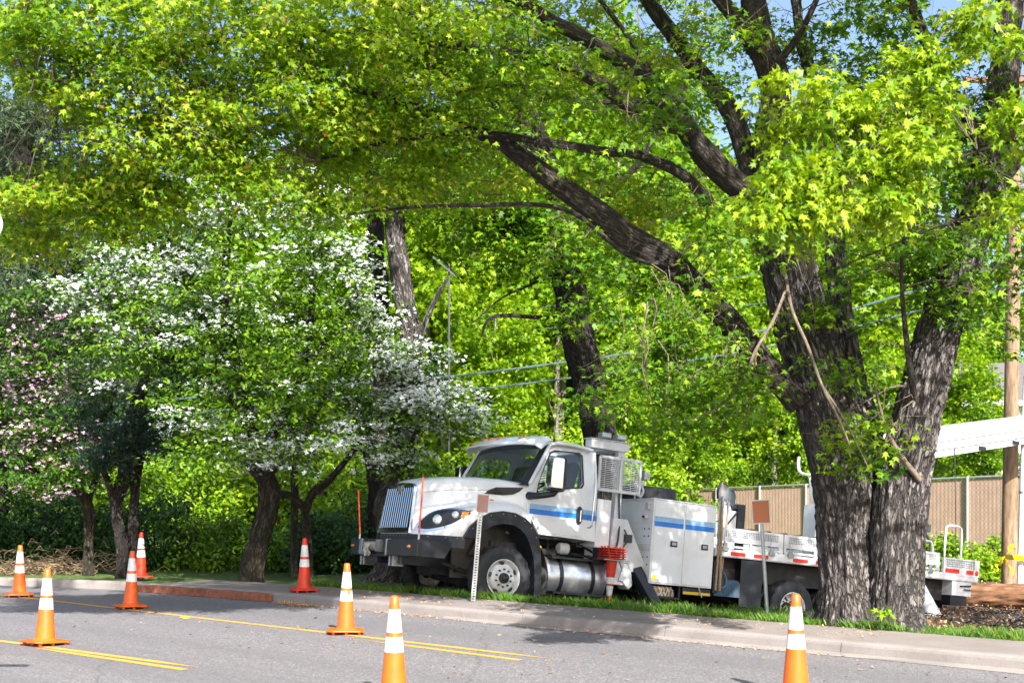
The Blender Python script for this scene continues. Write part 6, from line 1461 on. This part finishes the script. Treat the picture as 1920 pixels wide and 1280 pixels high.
for x, z in ((.6, 2.0), (.6, 4.0), (4.2, 2.0), (4.2, 4.0), (7.2, 2.0), (7.2, 4.0), (10.5, 2.0), (10.5, 4.0)):
    mb = MB()
    for a, b, c_, d_ in ((-.09, 0, -.09, 1.29), (1.5, 1.59, -.09, 1.29), (0, 1.5, -.09, 0), (0, 1.5, 1.2, 1.29), (.72, .78, 0, 1.2)): mb.box(x + a, x + b, -.07, -.02, z + c_, z + d_)
    w = part('window', mb, 'trim_white', house); mb = MB(); mb.box(x, x + 1.5, -.045, -.04, z, z + 1.2); part('pane', mb, 'window_dark', w)
mb = MB(); mb.box(-.07, .07, -.06, .1, 0, Hh); part('corner_board', mb, 'trim_white', house)
# utility pole, conduit, tape
pb = at(1899, 929, 31); pz = ztf(pb.x, 31)
pole = empty('utility_pole', (pb.x, 31, pz), 0, 'thick brown wooden utility pole at the right edge rising behind the white boom', 'pole')
limbs('pole', [([Vector((-.10, 0, -.3)), Vector((-.06, 0, 3)), Vector((0, 0, 7)), Vector((.08, 0, 14))], [.185, .178, .165, .14], 32, 10)], 'pole_wood', pole, rough=.03)
mb = MB(); mb.box(-1.2, 1.2, -.2, -.08, 12.4, 12.5); part('crossarm', mb, 'plank', pole)
cb = at(1910, 929, 29.6); cz = ztf(cb.x, 29.6)
cnd = empty('conduit_pipe', (cb.x + .02, 29.6, cz), 0, 'slim white pipe leaning beside the wooden pole at the right edge', 'pipe')
mb = MB(); mb.tube([(0, 0, -.1), (.06, 0, 2.2), (.16, 0, 5.2)], .075, 14); part('pipe', mb, 'white_metal', cnd, smooth=True)
mb = MB(); mb.lathe([(0, .085), (.05, .085)], 14, (.07, 0, 2.5), 'z'); part('clamp', mb, 'steel', cnd)
mb = MB(); tpts = [at(1850 + 0, 1062, 30.6), at(1872, 1052, 30.5), at(1885, 1043, 30.45), at(1897, 1044, 29.4), at(1920, 1046, 29.4), at(1950, 1046, 29.4)]
def ribbon(pts, w, tw=0.0):
    m = MB(); pp = catmull(pts, 5); vs = []
    for i, p in enumerate(pp):
        a = tw * math.sin(i * .9); vs += [p + Vector((math.sin(a) * w * .3, -math.sin(a) * w * .5, math.cos(a) * w / 2)), p - Vector((math.sin(a) * w * .3, -math.sin(a) * w * .5, math.cos(a) * w / 2))]
    return m.add(vs, [(2 * i, 2 * i + 1, 2 * i + 3, 2 * i + 2) for i in range(len(pp) - 1)])
tapeo = empty('barrier_tape', at(1885, 1045, 30.4), 0, 'yellow tape knotted round the wooden pole with loose ends', 'tape')
m1 = ribbon(tpts[2:], .13, .6); m2 = ribbon([at(1886, 1043, 30.4), at(1878, 1050, 30.3), at(1872, 1060, 30.25), at(1867, 1068, 30.2)], .12, .8); m3 = ribbon([at(1884, 1046, 30.4), at(1893, 1028, 30.3), at(1900, 1020, 30.3), at(1903, 1032, 30.3)], .10, .9); m4 = ribbon([at(1886, 1050, 30.4), at(1892, 1060, 30.3), at(1899, 1072, 30.3), at(1900, 1080, 30.3)], .09, .7)
for m in (m1, m2, m3, m4): rel(part('ribbon', m, 'tape_yellow', tapeo), tapeo)
# log
lg0 = at(1762, 1120, 29.2); lg1 = at(1990, 1118, 27.4)
log = empty('log', (lg0.x, lg0.y, lg0.z), 0, 'thick debarked brown log lying on the dirt behind the truck tail', 'log')
rel(limbs('wood', [([lg0, lg0.lerp(lg1, .35) + Vector((0, 0, .01)), lg0.lerp(lg1, .7), lg1], [.27, .27, .275, .28], 48, 14)], 'log_wood', log, rough=.035), log)
mb = MB(); q = (lg1 - lg0).normalized(); u_ = q.cross(Vector((0, 0, 1))).normalized(); w_ = u_.cross(q); mb.add([lg0 + (u_ * math.cos(a) + w_ * math.sin(a)) * .262 for a in np.linspace(0, 2 * PI, 33)[:-1]], [tuple(range(32))]); rel(part('cut_end', mb, 'log_wood', log), log)
# cables
def cable(pts, r, lab, sag=.3):
    P = [at(*q) for q in pts]; mb = MB(); mb.tube(catmull(P, 10), r, 6, False); o = part('cable', mb, 'cable_teal', smooth=True); tag(o, lab, 'cable', 'overhead cables crossing behind the trees')
cable([(-300, 800, 42), (640, 722, 36), (960, 692, 35), (1440, 618, 33.5), (1900, 492, 31.2)], .030, 'thick upper cable crossing behind the trees to the wooden pole')
cable([(-300, 850, 42), (640, 745, 36), (960, 722, 35), (1440, 650, 33.5), (1900, 535, 31.2)], .024, 'thick lower cable just below the uppermost thick one')
cable([(500, 690, 44), (860, 632, 44), (1060, 612, 43), (1500, 560, 40)], .012, 'lowest of the three thin wires above the truck hood')
cable([(500, 610, 44), (830, 594, 44), (1060, 570, 43), (1500, 500, 40)], .012, 'middle one of the three thin wires above the truck hood')
cable([(500, 490, 44), (830, 442, 44), (1200, 400, 43)], .012, 'highest of the three thin wires above the truck hood')
simple('pole_grey', (0.07, 0.075, 0.07), .8)
sp_ = at(842, 929, 40); sz = ztf(sp_.x, 40); small = empty('utility_pole', (sp_.x, 40, sz), 0, 'slim grey distant utility pole above the truck hood', 'pole')
mb = MB(); mb.tube([(0, 0, 0), (0, 0, 7.9)], [.035, .03], 10); part('pole', mb, 'pole_grey', small, smooth=True)
mb = MB(); mb.bar((-.5, -.1, 8.1), (.2, -.1, 7.5), .05, .05); part('crossarm', mb, 'pole_grey', small)
